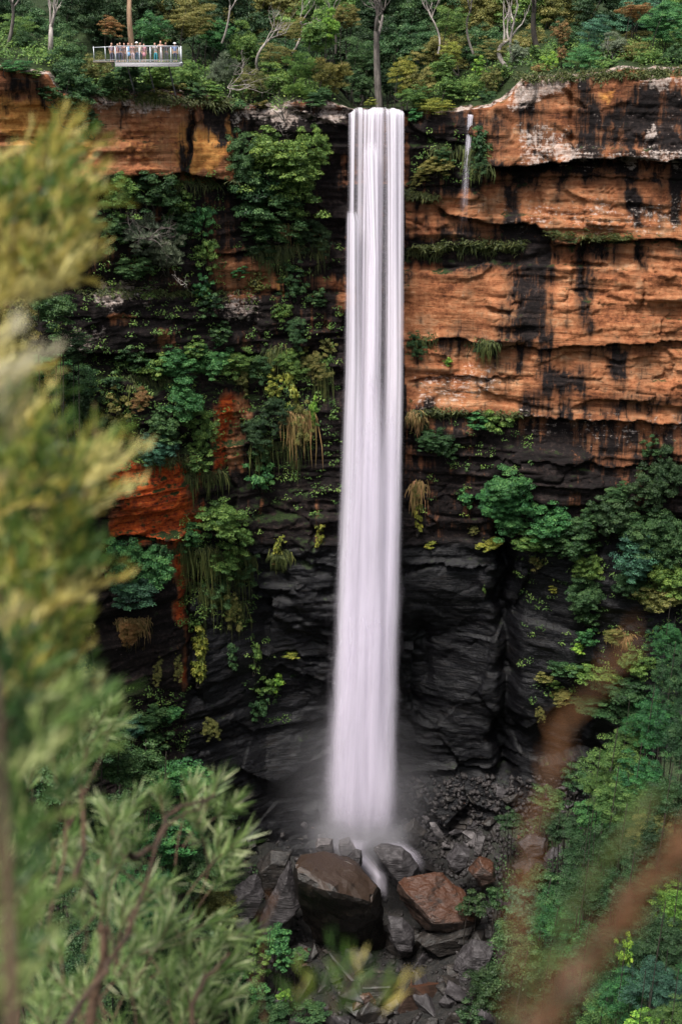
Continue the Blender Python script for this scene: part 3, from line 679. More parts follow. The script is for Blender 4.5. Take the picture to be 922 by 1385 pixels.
def gum_meshes(seed, H=12., leaf=.26, crown=True, lev=3, r=.22, trunkf=.45, spread=.5):
    rng = np.random.default_rng(seed); mb = MB(); tips = []
    top = np.array([rng.normal() * .5, rng.normal() * .3, H * trunkf])
    P = curve((0, 0, -1), top, rng.normal(size=3) * .35, 8); mb.tube(P, np.linspace(r, r * .7, 8), 7, cap=False)
    for k in range(3): grow(mb, rng, P[-1 - (k > 1)], norm(np.array([rng.normal() * .7, rng.normal() * .5, 1.])), H * .25, r * .55, lev - 1, spread, .25, tips)
    tm = mb.mesh('trunk', True); cm = None
    if crown:
        tp = np.array(tips); nl = 46; cc = np.repeat(tp, nl, 0); n = len(cc); e = rvec(rng, n)
        Pp = cc + e * (rng.random(n) ** .5)[:, None] * np.array([.95, .95, .6])
        T = norm(rvec(rng, n) * .7 + np.array([0, 0, -.7])); Nn = norm(np.cross(T, rvec(rng, n)))
        VV, FF = leaves_quads(Pp, Nn, T, leaf * rng.uniform(.7, 1.3, n), leaf * .32)
        cm = mesh_np('crown', VV, FF, {'tint': np.repeat(np.clip(.5 + np.repeat(rng.normal(size=len(tp)) * .12, nl) + rng.normal(size=n) * .1, 0, 1), 4)})
    return tm, cm
def stem_mesh(seed, R, H, n=4, r=.09):
    """a few stems rising from the root at the base into the crown"""
    rng = np.random.default_rng(seed); mb = MB()
    for k in range(n):
        e = norm(rng.normal(size=3) + np.array([0, 0, .6])) * np.array([R * .6, R * .6, H * .35])
        mb.tube(curve((rng.normal() * .1, rng.normal() * .1, -H * .55), e, rng.normal(size=3) * .25 * R), np.linspace(r, r * .3, 6), 5, cap=False)
    return mb.mesh('trunk', True)
VAR = {}
def variants(key, fn, n):
    VAR[key] = [fn(k) for k in range(n)]
# nominal radius / height for every kind of crown
NOM = {'small': (1.2, 2.2), 'bush': (2.4, 4.4), 'big': (4.2, 7.5), 'tiers': (3.0, 4.5), 'needle': (2.4, 4.2), 'near': (3.2, 5.6), 'shaggy': (2.4, 5.5), 'vine': (.9, 2.4)}
variants('small', lambda k: crown_mesh(10 + k, 1.2, 2.2, 34, 90, .155, .5), 4)
variants('bush', lambda k: crown_mesh(20 + k, 2.4, 4.4, 105, 120, .165, .5, rc=(.14, .26)), 5)
variants('big', lambda k: crown_mesh(30 + k, 4.2, 7.5, 190, 130, .20, .5, rc=(.11, .21)), 4)
variants('tiers', lambda k: crown_mesh(40 + k, 3.0, 4.5, 80, 130, .18, .45, 'tiers', rc=(.18, .34)), 3)
variants('needle', lambda k: crown_mesh(50 + k, 2.4, 4.2, 60, 130, .34, .14, 'needle', rc=(.18, .32)), 3)
variants('near', lambda k: crown_mesh(60 + k, 3.2, 5.6, 190, 150, .12, .5, rc=(.10, .20)), 3)
variants('shaggy', lambda k: crown_mesh(70 + k, 2.4, 5.5, 95, 110, .22, .26, droop=1.6, rc=(.14, .26)), 3)
variants('vine', lambda k: crown_mesh(90 + k, .9, 2.4, 26, 34, .24, .62, rc=(.30, .55), droop=.6), 4)
STEMS = {k: stem_mesh(5, NOM[k][0], NOM[k][1], 5, .07 if k == 'small' else .12) for k in NOM}
for k in NOM:
    for me in VAR[k]: me.materials.append(LEAF)
    STEMS[k].materials.append(BARK_DARK)
prng = random.Random(7)
ITEMS = []           # things whose label is completed from what they stand beside
def vcol(name, j=.12):
    c = GREENS[name]; f = 1 + prng.uniform(-j, j); g = prng.uniform(-j, j) * .5
    return (c[0] * f * (1 + g), c[1] * f, c[2] * f * (1 - g), 1)
def shrub(px, py, rx, ry, Y=None, kind='bush', color='mid green', noun='shrub', name='shrub', cat=None, label=None, group=None, out=.35, lift=.0, phrase=None, mat=None, sink=0):
    """crown centred on the photo position; rooted on the rock or ground behind / below it"""
    if Y is None:
        h, nn = hit(px, py + ry * .35); Y = h[1] - .0
        s = (Y + 150) / cP / FPX
        c = at(px, py, Y - rx * s * out); base = h
    else:
        s = (Y + 150) / cP / FPX; c = at(px, py, Y)
        base = np.array([c[0], c[1], c[2] - ry * s * 1.0 - sink])
    s = np.linalg.norm(c - CAM) / FPX
    R, H = rx * s, 2 * ry * s; R0, H0 = NOM[kind]
    root = empty(name, base)
    me = prng.choice(VAR[kind])
    cr = link('crown', me, None, root, Vector(c - base)); cr.scale = (R / R0, R / R0, H / H0); cr.rotation_euler = (prng.uniform(-.15, .15), prng.uniform(-.15, .15), prng.uniform(0, 6.28)); cr.color = vcol(color)
    tr = link('trunk', STEMS[kind], None, root, Vector(c - base) * .5)
    d = Vector(c - base); L = max(d.length, .3); tr.location = Vector(c - base); tr.scale = (R / R0, R / R0, max(H / H0, L / (H0 * .55)))
    if d.length > .2: tr.rotation_euler = d.to_track_quat('Z', 'Y').to_euler()
    kind = kind; size = 'tiny' if rx < 14 else 'small' if rx < 24 else 'medium' if rx < 42 else 'large'
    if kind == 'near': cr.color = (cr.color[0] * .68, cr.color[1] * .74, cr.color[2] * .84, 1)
    root['category'] = cat or noun.split()[-1]
    if label: root['label'] = label
    else: ITEMS.append((root, px, py, f'{size} {color} {noun}'.replace('dark ', 'very dark ') if color == 'dark' else f'{size} {color} {noun}', phrase))
    if group: root['group'] = group
    return root

# ------------------------------------------------------------------ the forest on the plateau
def rimY(px): 
    x = (px - 461) * .08; return float(y0(x, 84.))
RIM = 'trees and shrubs along the rim forest'
forest = [  # px, py, rx, ry, depth behind rim, kind, colour
    # rear wall of forest
    (-10, 20, 60, 60, 26, 'big', 'dark'), (50, 60, 55, 55, 22, 'big', 'deep green'), (120, 20, 60, 55, 26, 'big', 'dark'), (185, 25, 60, 60, 28, 'big', 'dark'), (250, 25, 55, 60, 27, 'big', 'olive'),
    (310, 30, 60, 60, 26, 'big', 'dark'), (375, 15, 55, 50, 28, 'big', 'olive'), (440, 30, 60, 60, 26, 'big', 'mid green'), (495, 80, 50, 55, 20, 'big', 'dark'), (520, 20, 55, 50, 28, 'big', 'dark'),
    (580, 15, 55, 50, 28, 'big', 'deep green'), (640, 25, 55, 50, 28, 'big', 'olive'), (700, 10, 55, 50, 30, 'big', 'mid green'), (760, 15, 50, 45, 30, 'big', 'olive'), (820, 15, 55, 45, 28, 'big', 'dark'), (880, 25, 60, 50, 24, 'big', 'blue green'), (950, 10, 60, 60, 24, 'big', 'mid green'),
    (460, 60, 40, 45, 20, 'big', 'dark'), (380, 90, 50, 45, 16, 'big', 'deep green'), (550, 75, 45, 50, 20, 'big', 'deep green'),
    (-40, 90, 50, 40, 14, 'big', 'deep green'), (0, 60, 35, 30, 18, 'bush', 'mid green'), (280, 85, 40, 40, 16, 'big', 'dark'), (330, 95, 35, 35, 12, 'bush', 'mid green'),
    (600, 75, 40, 35, 18, 'big', 'olive'), (650, 70, 35, 35, 18, 'bush', 'deep green'), (715, 65, 35, 30, 18, 'bush', 'olive'), (770, 60, 35, 30, 16, 'bush', 'deep green'), (860, 70, 35, 25, 14, 'bush', 'olive'), (910, 70, 35, 30, 12, 'bush', 'mid green'),
    # middle
    (28, 38, 22, 18, 14, 'tiers', 'mid green'), (90, 75, 30, 30, 9, 'bush', 'deep green'), (75, 110, 34, 32, 4, 'bush', 'deep green'), (105, 118, 30, 34, 2, 'bush', 'deep green'), (130, 95, 22, 22, 5, 'bush', 'olive'), (35, 60, 20, 18, 12, 'bush', 'deep green'),
    (205, 42, 26, 24, 12, 'bush', 'emerald'), (175, 100, 26, 20, 1, 'bush', 'deep green'), (215, 103, 28, 18, 1, 'bush', 'mid green'), (255, 105, 24, 22, 2, 'bush', 'mid green'), (262, 30, 34, 22, 12, 'tiers', 'olive'), (150, 35, 16, 14, 10, 'tiers', 'bronze'),
    (290, 50, 24, 24, 11, 'bush', 'emerald'), (300, 100, 24, 26, 3, 'needle', 'grey green'), (330, 60, 20, 30, 10, 'bush', 'mid green'), (340, 112, 22, 20, 2, 'bush', 'olive'), (375, 75, 26, 16, 8, 'tiers', 'olive'), (370, 108, 26, 22, 4, 'bush', 'mid green'),
    (430, 45, 26, 30, 9, 'bush', 'mid green'), (448, 35, 16, 22, 8, 'bush', 'lime green'), (405, 125, 20, 18, 1.5, 'needle', 'mid green'), (410, 95, 24, 24, 4, 'needle', 'mid green'), (447, 105, 30, 26, 3, 'needle', 'olive'), (432, 130, 24, 12, 1.2, 'bush', 'deep green'), (395, 42, 20, 16, 10, 'tiers', 'olive'),
    (470, 25, 20, 20, 12, 'bush', 'olive'), (485, 115, 22, 22, 7, 'bush', 'deep green'), (490, 75, 26, 24, 10, 'tiers', 'deep green'), (525, 110, 16, 24, 8, 'bush', 'dark'), (502, 138, 11, 5, 1, 'small', 'yellow green'),
    (545, 100, 22, 26, 3, 'tiers', 'yellow green'), (570, 115, 22, 24, 2.5, 'bush', 'olive'), (562, 130, 24, 16, 1.5, 'bush', 'mid green'), (598, 95, 24, 22, 4, 'bush', 'mid green'), (610, 120, 24, 20, 2, 'bush', 'mid green'), (608, 70, 16, 18, 8, 'tiers', 'yellow green'), (590, 145, 30, 14, .3, 'tiers', 'yellow green'), (640, 120, 20, 20, 2, 'bush', 'mid green'),
    (612, 30, 26, 22, 12, 'tiers', 'mid green'), (647, 92, 12, 16, 4, 'small', 'lime green'), (668, 70, 22, 16, 8, 'tiers', 'olive'), (665, 110, 16, 18, 2, 'bush', 'olive'), (655, 135, 18, 12, 1, 'bush', 'deep green'), (700, 75, 17, 20, 5, 'bush', 'grey green'), (680, 95, 14, 12, 3, 'small', 'mid green'),
    (730, 98, 16, 12, 2, 'needle', 'straw'), (745, 85, 14, 16, 3, 'small', 'lime green'), (725, 75, 14, 14, 5, 'small', 'mid green'), (787, 80, 26, 24, 2.5, 'tiers', 'emerald'), (805, 42, 26, 24, 7, 'tiers', 'blue green'), (850, 72, 30, 18, 6, 'tiers', 'olive'), (760, 45, 14, 16, 9, 'bush', 'bronze'), (830, 62, 18, 18, 5, 'bush', 'grey green'),
    (860, 15, 26, 12, 12, 'tiers', 'bronze'), (900, 30, 34, 30, 8, 'big', 'emerald'), (880, 85, 22, 16, 3, 'bush', 'mid green'), (915, 80, 24, 22, 3, 'bush', 'deep green'), (825, 90, 18, 12, 2, 'small', 'mid green'), (760, 75, 10, 14, 3, 'small', 'bronze'),
    (140, 124, 14, 8, .1, 'small', 'deep green'), (167, 128, 12, 6, .1, 'small', 'mid green'), (214, 126, 14, 7, .1, 'small', 'olive'), (262, 124, 18, 10, .1, 'small', 'deep green'), (292, 132, 14, 9, .1, 'small', 'mid green'), (322, 142, 14, 8, .1, 'small', 'deep green'), (352, 142, 13, 7, .1, 'small', 'olive'), (428, 140, 16, 7, .2, 'small', 'deep green'), (100, 142, 34, 26, .2, 'bush', 'deep green'), (118, 165, 22, 18, .0, 'bush', 'dark'), (70, 128, 18, 14, .1, 'small', 'deep green'),
    (20, 92, 26, 9, 1, 'bush', 'emerald'), (45, 100, 16, 8, .6, 'small', 'mid green'), (285, 122, 20, 12, 1, 'small', 'mid green'), (240, 120, 18, 8, .6, 'small', 'olive'), (190, 118, 16, 8, .6, 'small', 'deep green'), (150, 112, 18, 12, .8, 'bush', 'deep green'),
]
for px, py, rx, ry, dy, kind, colr in forest:
    tall = ry >= 40
    Y = rimY(px) + dy
    for _ in range(8):
        c = at(px, py, Y); rz = rim_z(c[0], c[1])
        if rz > float(ztop(c[0])) - 1.2: break
        Y += .5
    s = (Y + 150) / cP / FPX
    sh = shrub(px, py, rx, ry, Y, kind, colr, 'forest tree' if tall else 'bushy tree' if rx > 23 else 'shrub', 'forest_tree' if tall else 'shrub', 'tree' if rx > 23 else 'shrub', group=RIM, sink=min(3., max(0, c[2] - ry * s - rz)))
def bare(px, py_base, py_top, Y, seed, mat, label, lean=0, lev=3, r=.2, crown=False, spread=.45, trunkf=.45, color='olive', cat='tree', name='gum_tree'):
    b = at(px, py_base, Y); tpt = at(px, py_top, Y); H = tpt[2] - b[2]
    tm, cm = gum_meshes(seed, H, lev=lev, r=r, crown=crown, spread=spread, trunkf=trunkf)
    root = tag(empty(name, b), label, cat, 'gum trees in the rim forest'); root.rotation_euler = (0, lean, 0)
    link('trunk', tm, mat, root)
    if cm: c = link('crown', cm, LEAF, root); c.color = vcol(color)
    return root
bare(68, 60, -60, rimY(68) + 9, 1, BARK_PALE, 'pale forked gum trunk above the tree cover near the lookout platform end', 0, r=.28, trunkf=.22, spread=.35)
bare(180, 62, -70, rimY(180) + 6, 2, BARK_TAN, 'single tan gum trunk rising straight behind the lookout platform', 0, r=.30, trunkf=.6)
bare(300, 45, -40, rimY(300) + 9, 3, BARK_PALE, 'slim pale gum with thin bare limbs between platform and bare branchy gum', 0, r=.12)
bare(352, 85, -25, rimY(352) + 6, 14, BARK_PALE, 'bare branchy gum spreading white limbs over olive crowns', .25, lev=4, r=.16, trunkf=.3, spread=.7)
bare(513, 140, -40, rimY(513) + 6, 5, BARK_GREY, 'tall grey gum trunk with wide limbs directly behind the waterfall lip', 0, lev=4, r=.42, trunkf=.55, spread=.7)
bare(683, 78, -40, rimY(683) + 7, 6, BARK_PALE, 'pale multi stemmed gum with leaning white trunks behind the side waterfall', -.1, r=.26, trunkf=.2, spread=.4)
bare(700, 70, -30, rimY(700) + 8, 8, BARK_PALE, 'slender white gum trunk next to the leaning multi stemmed gum', .1, r=.16, trunkf=.4)
bare(640, 60, -30, rimY(640) + 11, 9, BARK_GREY, 'thin grey gum trunk half hidden between the rim tree crowns', 0, r=.14, trunkf=.5)
bare(727, 55, -20, rimY(727) + 12, 10, BARK_DARK, 'dark trunked gum standing behind the pale weathered capstone', 0, r=.34, trunkf=.6)
bare(590, 60, -30, rimY(590) + 11, 11, BARK_PALE, 'pale sapling gum with drooping limb over the yellow green crown', -.2, r=.12, trunkf=.4)
bare(825, 92, 30, rimY(825) + 4, 12, BARK_PALE, 'low white branched gum sapling on the rim above the black stained caprock', 0, r=.08, trunkf=.3)
bare(10, 50, -40, rimY(10) + 12, 13, BARK_GREY, 'grey gum trunk at the far end of the rim beyond the platform', 0, r=.2, trunkf=.5)
bare(455, 60, -40, rimY(455) + 12, 15, BARK_GREY, 'thin dark grey gum between the lime crown and the tall grey gum', .1, r=.13, trunkf=.4)
bare(400, 60, -40, rimY(400) + 12, 16, BARK_PALE, 'white limbed gum behind the olive tiered crowns', .35, r=.14, trunkf=.3, spread=.6)
def twig(px, py, w_px, h_px, Y, seed, label, mat=BARK_PALE, lean=1.0, n=5):
    s = (Y + 150) / cP / FPX; rng = np.random.default_rng(seed); mb = MB(); b = at(px, py, Y)
    for k in range(n): grow(mb, rng, np.zeros(3), norm(np.array([lean + rng.normal() * .4, -.4 + rng.normal() * .3, .35 + rng.normal() * .3])), w_px * s * .6, .05, 3, .7, .05, None, .25, 4)
    o = link('dead_shrub', mb.mesh('dead_shrub', True), mat, None, Vector(b)); return tag(o, label, 'dead shrub')
twig(308, 118, 50, 30, rimY(308) - .6, 21, 'tangle of bare white twigs sprawling over the rim above the caprock')
twig(385, 165, 40, 30, rimY(385) - 1.2, 22, 'grey leafless twigs poking out above the big shrub on the cliff face', BARK_GREY, .2)
twig(200, 325, 44, 40, rimY(200) - 2.6, 23, 'grey dead bush on the creeper covered face below the orange caprock', BARK_GREY, .1, 8)
twig(245, 385, 16, 36, rimY(245) - 3.2, 24, 'pale forked dead branch hanging beside the vine column', BARK_PALE, .0, 2)
# low ground cover on the plateau
def scatter_leaves(name, pts_nrm, leaf, per, rad, color, seed, asp=.5, up=.6):
    rng = np.random.default_rng(seed); pts = np.array(pts_nrm); n = len(pts) * per; cc = np.repeat(pts, per, 0)
    e = rvec(rng, n); e[:, 2] = abs(e[:, 2]); P = cc + e * rad * (rng.random(n) ** .5)[:, None]
    Nn = norm(e + rvec(rng, n) * .6 + np.array([0, -.2, up])); V, F = leaves_quads(P, Nn, rvec(rng, n), leaf * rng.uniform(.6, 1.4, n), leaf * asp)
    tint = np.clip(.45 + np.repeat(rng.normal(size=len(pts)) * .15, per) + rng.normal(size=n) * .12, 0, 1)
    o = link(name, mesh_np(name, V, F, {'tint': np.repeat(tint, 4)}), LEAF); o.color = (*GREENS[color], 1); return tag(o, kind='stuff')
rg_ = np.random.default_rng(4); pts = []
for _ in range(1300):
    x = rg_.uniform(-48, 46); dy = rg_.uniform(.6, 14) ** 1.0
    if x > 17 and dy < 3 and rg_.random() < .7: continue
    if abs(x - 3.6) < 4.4 + .1 * dy: continue
    y = float(y0(x, 84)) + dy; pts.append((x, y, rim_z(x, y)))
scatter_leaves('undergrowth', pts, .3, 26, 1.1, 'mid green', 5)

# ------------------------------------------------------------------ plants on the cliff
FACE = 'shrubs growing on the cliff face'
face = [ # px, py, rx, ry, kind, colour, out
    (375, 215, 52, 46, 'bush', 'mid green', .5), (350, 255, 48, 50, 'bush', 'deep green', .45), (400, 250, 44, 50, 'bush', 'mid green', .5), (372, 300, 50, 36, 'bush', 'deep green', .4), (420, 210, 26, 40, 'bush', 'mid green', .5), (325, 220, 26, 44, 'bush', 'deep green', .3), (425, 320, 28, 26, 'shaggy', 'dark', .2), (350, 330, 34, 26, 'shaggy', 'dark', .2),
    (160, 265, 32, 34, 'bush', 'mid green', .2), (205, 260, 38, 34, 'bush', 'deep green', .2), (240, 270, 24, 30, 'small', 'mid green', .2), (150, 310, 26, 32, 'bush', 'deep green', .2), (190, 320, 34, 30, 'needle', 'grey green', .3), (225, 345, 28, 34, 'needle', 'grey green', .3), (180, 365, 30, 20, 'bush', 'deep green', .2), (235, 310, 24, 30, 'bush', 'deep green', .2),
    (272, 300, 18, 30, 'small', 'emerald', .3), (278, 345, 17, 32, 'small', 'mid green', .3), (272, 380, 16, 26, 'small', 'emerald', .3), (285, 415, 20, 22, 'small', 'deep green', .3), (275, 400, 14, 16, 'small', 'mid green', .3),
    (323, 370, 15, 11, 'small', 'emerald', .3), (395, 385, 22, 30, 'shaggy', 'deep green', .2), (428, 405, 18, 16, 'small', 'deep green', .3), (380, 425, 16, 22, 'small', 'mid green', .2), (350, 385, 12, 16, 'small', 'olive', .2),
    (175, 488, 26, 24, 'small', 'deep green', .4), (205, 500, 26, 24, 'small', 'mid green', .3), (240, 495, 34, 26, 'bush', 'emerald', .4), (285, 488, 28, 26, 'bush', 'emerald', .3), (320, 492, 26, 22, 'shaggy', 'mid green', .3), (265, 470, 20, 14, 'small', 'mid green', .3), (355, 498, 22, 26, 'shaggy', 'deep green', .3), (390, 492, 24, 30, 'shaggy', 'mid green', .2), (425, 500, 20, 34, 'shaggy', 'olive', .2), (445, 470, 14, 20, 'small', 'olive', .2),
    (60, 500, 40, 26, 'bush', 'emerald', .4), (100, 520, 34, 32, 'bush', 'deep green', .4), (108, 560, 30, 44, 'bush', 'dark', .4), (65, 560, 34, 50, 'bush', 'olive', .2), (155, 555, 22, 30, 'small', 'olive', .3), (150, 520, 16, 16, 'small', 'deep green', .2),
    (250, 540, 34, 34, 'bush', 'emerald', .4), (270, 580, 24, 40, 'bush', 'mid green', .4), (220, 580, 30, 30, 'bush', 'deep green', .5), (210, 610, 26, 24, 'bush', 'blue green', .4), (268, 620, 22, 20, 'small', 'mid green', .3), (190, 540, 18, 20, 'shaggy', 'bronze', .2), (352, 645, 24, 30, 'small', 'emerald', .4), (345, 585, 24, 30, 'shaggy', 'dark', .2), (350, 610, 20, 24, 'small', 'deep green', .2), (375, 560, 26, 34, 'shaggy', 'dark', .2), (405, 580, 20, 40, 'shaggy', 'olive', .15),
    (325, 510, 16, 30, 'shaggy', 'olive', .2), (400, 450, 20, 30, 'shaggy', 'deep green', .2), (370, 520, 14, 20, 'small', 'yellow green', .2), (396, 535, 10, 34, 'small', 'yellow green', .2), (424, 560, 7, 30, 'small', 'lime green', .2), (300, 450, 20, 14, 'small', 'deep green', .2),
    (260, 720, 28, 30, 'bush', 'emerald', .3), (295, 705, 34, 28, 'bush', 'mid green', .4), (322, 725, 26, 34, 'bush', 'mid green', .4), (300, 755, 34, 30, 'shaggy', 'mid green', .3), (325, 765, 22, 34, 'shaggy', 'deep green', .2), (290, 790, 20, 40, 'shaggy', 'deep green', .2), (310, 820, 14, 40, 'shaggy', 'olive', .2),
    (170, 765, 34, 40, 'bush', 'emerald', .5), (205, 775, 32, 42, 'bush', 'emerald', .5), (185, 800, 38, 30, 'bush', 'blue green', .5), (150, 740, 24, 26, 'small', 'emerald', .4), (215, 745, 18, 20, 'small', 'deep green', .4),
    (262, 840, 12, 20, 'small', 'mid green', .3), (272, 870, 12, 24, 'small', 'yellow green', .25), (270, 905, 12, 26, 'small', 'yellow green', .2), (378, 735, 11, 24, 'small', 'yellow green', .2), (378, 755, 10, 10, 'shaggy', 'straw', .2), (432, 725, 6, 20, 'small', 'yellow green', .2),
    (345, 890, 9, 24, 'small', 'mid green', .2), (355, 925, 16, 18, 'small', 'mid green', .2), (372, 925, 12, 18, 'small', 'lime green', .2), (350, 960, 14, 24, 'small', 'deep green', .2), (395, 888, 11, 6, 'small', 'yellow green', .2), (314, 890, 8, 20, 'small', 'deep green', .2), (213, 910, 8, 20, 'shaggy', 'olive', .2), (240, 905, 8, 20, 'shaggy', 'olive', .2),
    (175, 860, 20, 26, 'shaggy', 'bronze', .2), (200, 970, 34, 20, 'bush', 'deep green', .4), (230, 965, 20, 14, 'small', 'emerald', .4), (170, 985, 30, 22, 'bush', 'blue green', .4), (210, 1000, 26, 16, 'small', 'deep green', .3), (285, 985, 14, 20, 'shaggy', 'olive', .3),
    # right of the fall
    (588, 225, 28, 16, 'shaggy', 'olive', .3), (600, 212, 18, 14, 'small', 'deep green', .3), (570, 240, 18, 16, 'shaggy', 'olive', .2), (650, 195, 12, 22, 'small', 'deep green', .2), (648, 220, 12, 16, 'shaggy', 'deep green', .2), (560, 158, 12, 10, 'small', 'emerald', .3),
    (562, 470, 16, 22, 'shaggy', 'deep green', .3), (652, 470, 14, 14, 'shaggy', 'dark', .3), (606, 490, 6, 8, 'small', 'lime green', .3), (585, 595, 26, 20, 'bush', 'deep green', .5), (605, 610, 18, 18, 'small', 'deep green', .4), (645, 570, 22, 12, 'small', 'emerald', .3), (672, 572, 24, 18, 'small', 'mid green', .4), (690, 560, 16, 10, 'small', 'olive', .3),
    (684, 655, 36, 26, 'bush', 'emerald', .6), (665, 680, 26, 26, 'bush', 'emerald', .6), (705, 680, 26, 32, 'bush', 'emerald', .6), (690, 705, 34, 22, 'bush', 'emerald', .5), (630, 674, 11, 17, 'small', 'emerald', .4), (662, 735, 20, 10, 'small', 'yellow green', .4),
    (745, 710, 34, 30, 'bush', 'emerald', .5), (785, 715, 34, 30, 'bush', 'deep green', .5), (770, 735, 34, 24, 'bush', 'deep green', .5), (720, 735, 30, 18, 'bush', 'mid green', .4), (795, 770, 24, 26, 'bush', 'mid green', .5), (790, 805, 26, 28, 'bush', 'deep green', .5), (795, 835, 20, 18, 'small', 'deep green', .4), (782, 880, 9, 9, 'small', 'lime green', .4), (793, 862, 18, 16, 'small', 'emerald', .4), (830, 860, 20, 13, 'shaggy', 'olive', .3), (750, 925, 14, 8, 'small', 'mid green', .2),
    (830, 700, 34, 40, 'bush', 'dark', .5), (870, 720, 44, 40, 'big', 'deep green', .6), (860, 755, 38, 36, 'bush', 'blue green', .6), (905, 730, 34, 50, 'big', 'deep green', .6), (900, 780, 34, 34, 'bush', 'mid green', .6), (880, 660, 30, 34, 'bush', 'dark', .5), (905, 640, 26, 40, 'bush', 'dark', .4), (880, 605, 16, 16, 'small', 'deep green', .4), (835, 670, 24, 22, 'bush', 'deep green', .5), (850, 790, 26, 26, 'shaggy', 'deep green', .4), (890, 810, 34, 26, 'bush', 'olive', .5),
    (565, 700, 6, 24, 'small', 'yellow green', .2), (562, 665, 8, 16, 'shaggy', 'olive', .2), (580, 738, 9, 8, 'small', 'yellow green', .2), (725, 760, 10, 16, 'small', 'olive', .2), (748, 798, 6, 6, 'small', 'yellow green', .2), (640, 715, 10, 10, 'shaggy', 'olive', .2), (655, 792, 3, 14, 'small', 'mid green', .2),
    (800, 910, 34, 14, 'small', 'mid green', .3), (770, 905, 26, 14, 'small', 'deep green', .3), (840, 930, 36, 18, 'bush', 'deep green', .3), (800, 950, 40, 14, 'shaggy', 'deep green', .2), (760, 940, 20, 12, 'shaggy', 'olive', .2), (860, 900, 26, 22, 'bush', 'mid green', .3), (735, 915, 16, 6, 'small', 'olive', .3), (850, 960, 36, 18, 'shaggy', 'deep green', .3), (730, 965, 8, 14, 'shaggy', 'olive', .2),
]
for px, py, rx, ry, kind, colr, out in face:
    if kind == 'small' and rx <= 12: kind = 'vine'
    noun = {'shaggy': 'drooping fern tuft', 'needle': 'fine leaved shrub'}.get(kind, 'leafy shrub')
    shrub(px, py, rx, ry, None, kind, colr, noun, 'hanging_fern' if kind == 'shaggy' else 'cliff_shrub', 'fern' if kind == 'shaggy' else 'shrub', group=FACE, out=out)
# drooping grass curtains from the ledges (nobody could count the blades)
def blades(name, segs, color, seed, L=(.6, 2.2), n_per=14, wdt=.05):
    rng = np.random.default_rng(seed); V = []; T = []
    for (xa, ya, xb, yb, hang, dens) in segs:
        m = int(abs(xb - xa) * dens + 3)
        for _ in range(m):
            t = rng.random(); px, py = xa + (xb - xa) * t + rng.normal() * 2, ya + (yb - ya) * t + rng.normal() * 3
            h, nn = hit(px, py); h = h + np.array([0, -.1, 0])
            rl = rng.uniform(.3, 1.2)
            for _ in range(n_per):
                ln = rng.uniform(.15, 1) ** 1.6 * hang * .085 * rl; o = h + rng.normal(size=3) * np.array([.25, .12, .15])
                d = np.array([rng.normal() * .7, -.5, .25 + rng.normal() * .3]); p1 = o + d * .3; p2 = p1 + np.array([rng.normal() * .2 + d[0] * .2, -.12, -ln * .6]); p3 = p2 + np.array([rng.normal() * .08, .05, -ln * .5])
                w_ = np.array([wdt, 0, 0]) * rng.uniform(.5, 1.3)
                V += [o - w_, o + w_, p1 + w_, p1 - w_, p1 - w_, p1 + w_, p2 + w_ * .8, p2 - w_ * .8, p2 - w_ * .8, p2 + w_ * .8, p3, p3]
                T += [np.clip(.5 + rng.normal() * .2, 0, 1)] * 12
    V = np.array(V); o = link(name, mesh_np(name, V, np.arange(len(V)).reshape(-1, 4), {'tint': np.array(T)}), LEAF); o.color = (*GREENS[color], 1); return tag(o, kind='stuff')
blades('hanging_grass', [(548, 338, 706, 334, 14, .25), (560, 460, 580, 458, 24, .3), (635, 462, 668, 465, 30, .4), (320, 490, 350, 500, 50, .35), (360, 470, 440, 500, 60, .35), (340, 340, 440, 330, 50, .3), (240, 740, 345, 750, 70, .35), (255, 790, 330, 820, 60, .35),
                         (340, 600, 410, 600, 50, .3), (120, 250, 330, 245, 18, .2), (590, 205, 650, 200, 34, .3), (640, 222, 660, 226, 24, .4), (372, 748, 386, 748, 26, 1), (170, 510, 230, 515, 40, .3), (255, 640, 300, 640, 40, .3), (190, 620, 260, 622, 20, .3)], 'dull grass', 3)
blades('dry_grass', [(160, 840, 195, 840, 45, .9), (560, 655, 568, 655, 40, 1.5), (355, 300, 440, 320, 60, .15), (385, 560, 425, 560, 60, .25), (555, 560, 570, 565, 20, 1), (830, 855, 850, 860, 24, 1)], 'straw', 4)
blades('ledge_grass', [(548, 336, 640, 332, 5, .5), (640, 333, 710, 332, 6, .8), (742, 318, 850, 322, 4, .5), (700, 106, 920, 96, 6, .6), (545, 262, 590, 268, 8, .6), (560, 558, 700, 562, 8, .6), (100, 395, 320, 398, 8, .3), (120, 126, 330, 140, 8, .6)], 'dull grass', 6, n_per=14)
# small leafy bits sprinkled over the mossy parts of the wall
pp = []
rg_ = np.random.default_rng(9)
for (xa, ya, xb, yb, n) in ((130, 235, 300, 400, 150), (60, 480, 340, 640, 220), (330, 420, 460, 620, 110), (240, 690, 350, 850, 160), (340, 480, 460, 700, 120), (60, 380, 300, 640, 200), (320, 330, 460, 420, 50), (555, 565, 720, 700, 40), (700, 700, 922, 960, 170), (330, 860, 400, 980, 30), (560, 180, 660, 250, 40), (150, 930, 260, 1040, 60)):
    for _ in range(n):
        h, nn = hit(rg_.uniform(xa, xb), rg_.uniform(ya, yb)); pp.append(h)
scatter_leaves('cliff_creepers', pp, .26, 24, .7, 'mid green', 6, up=.2)

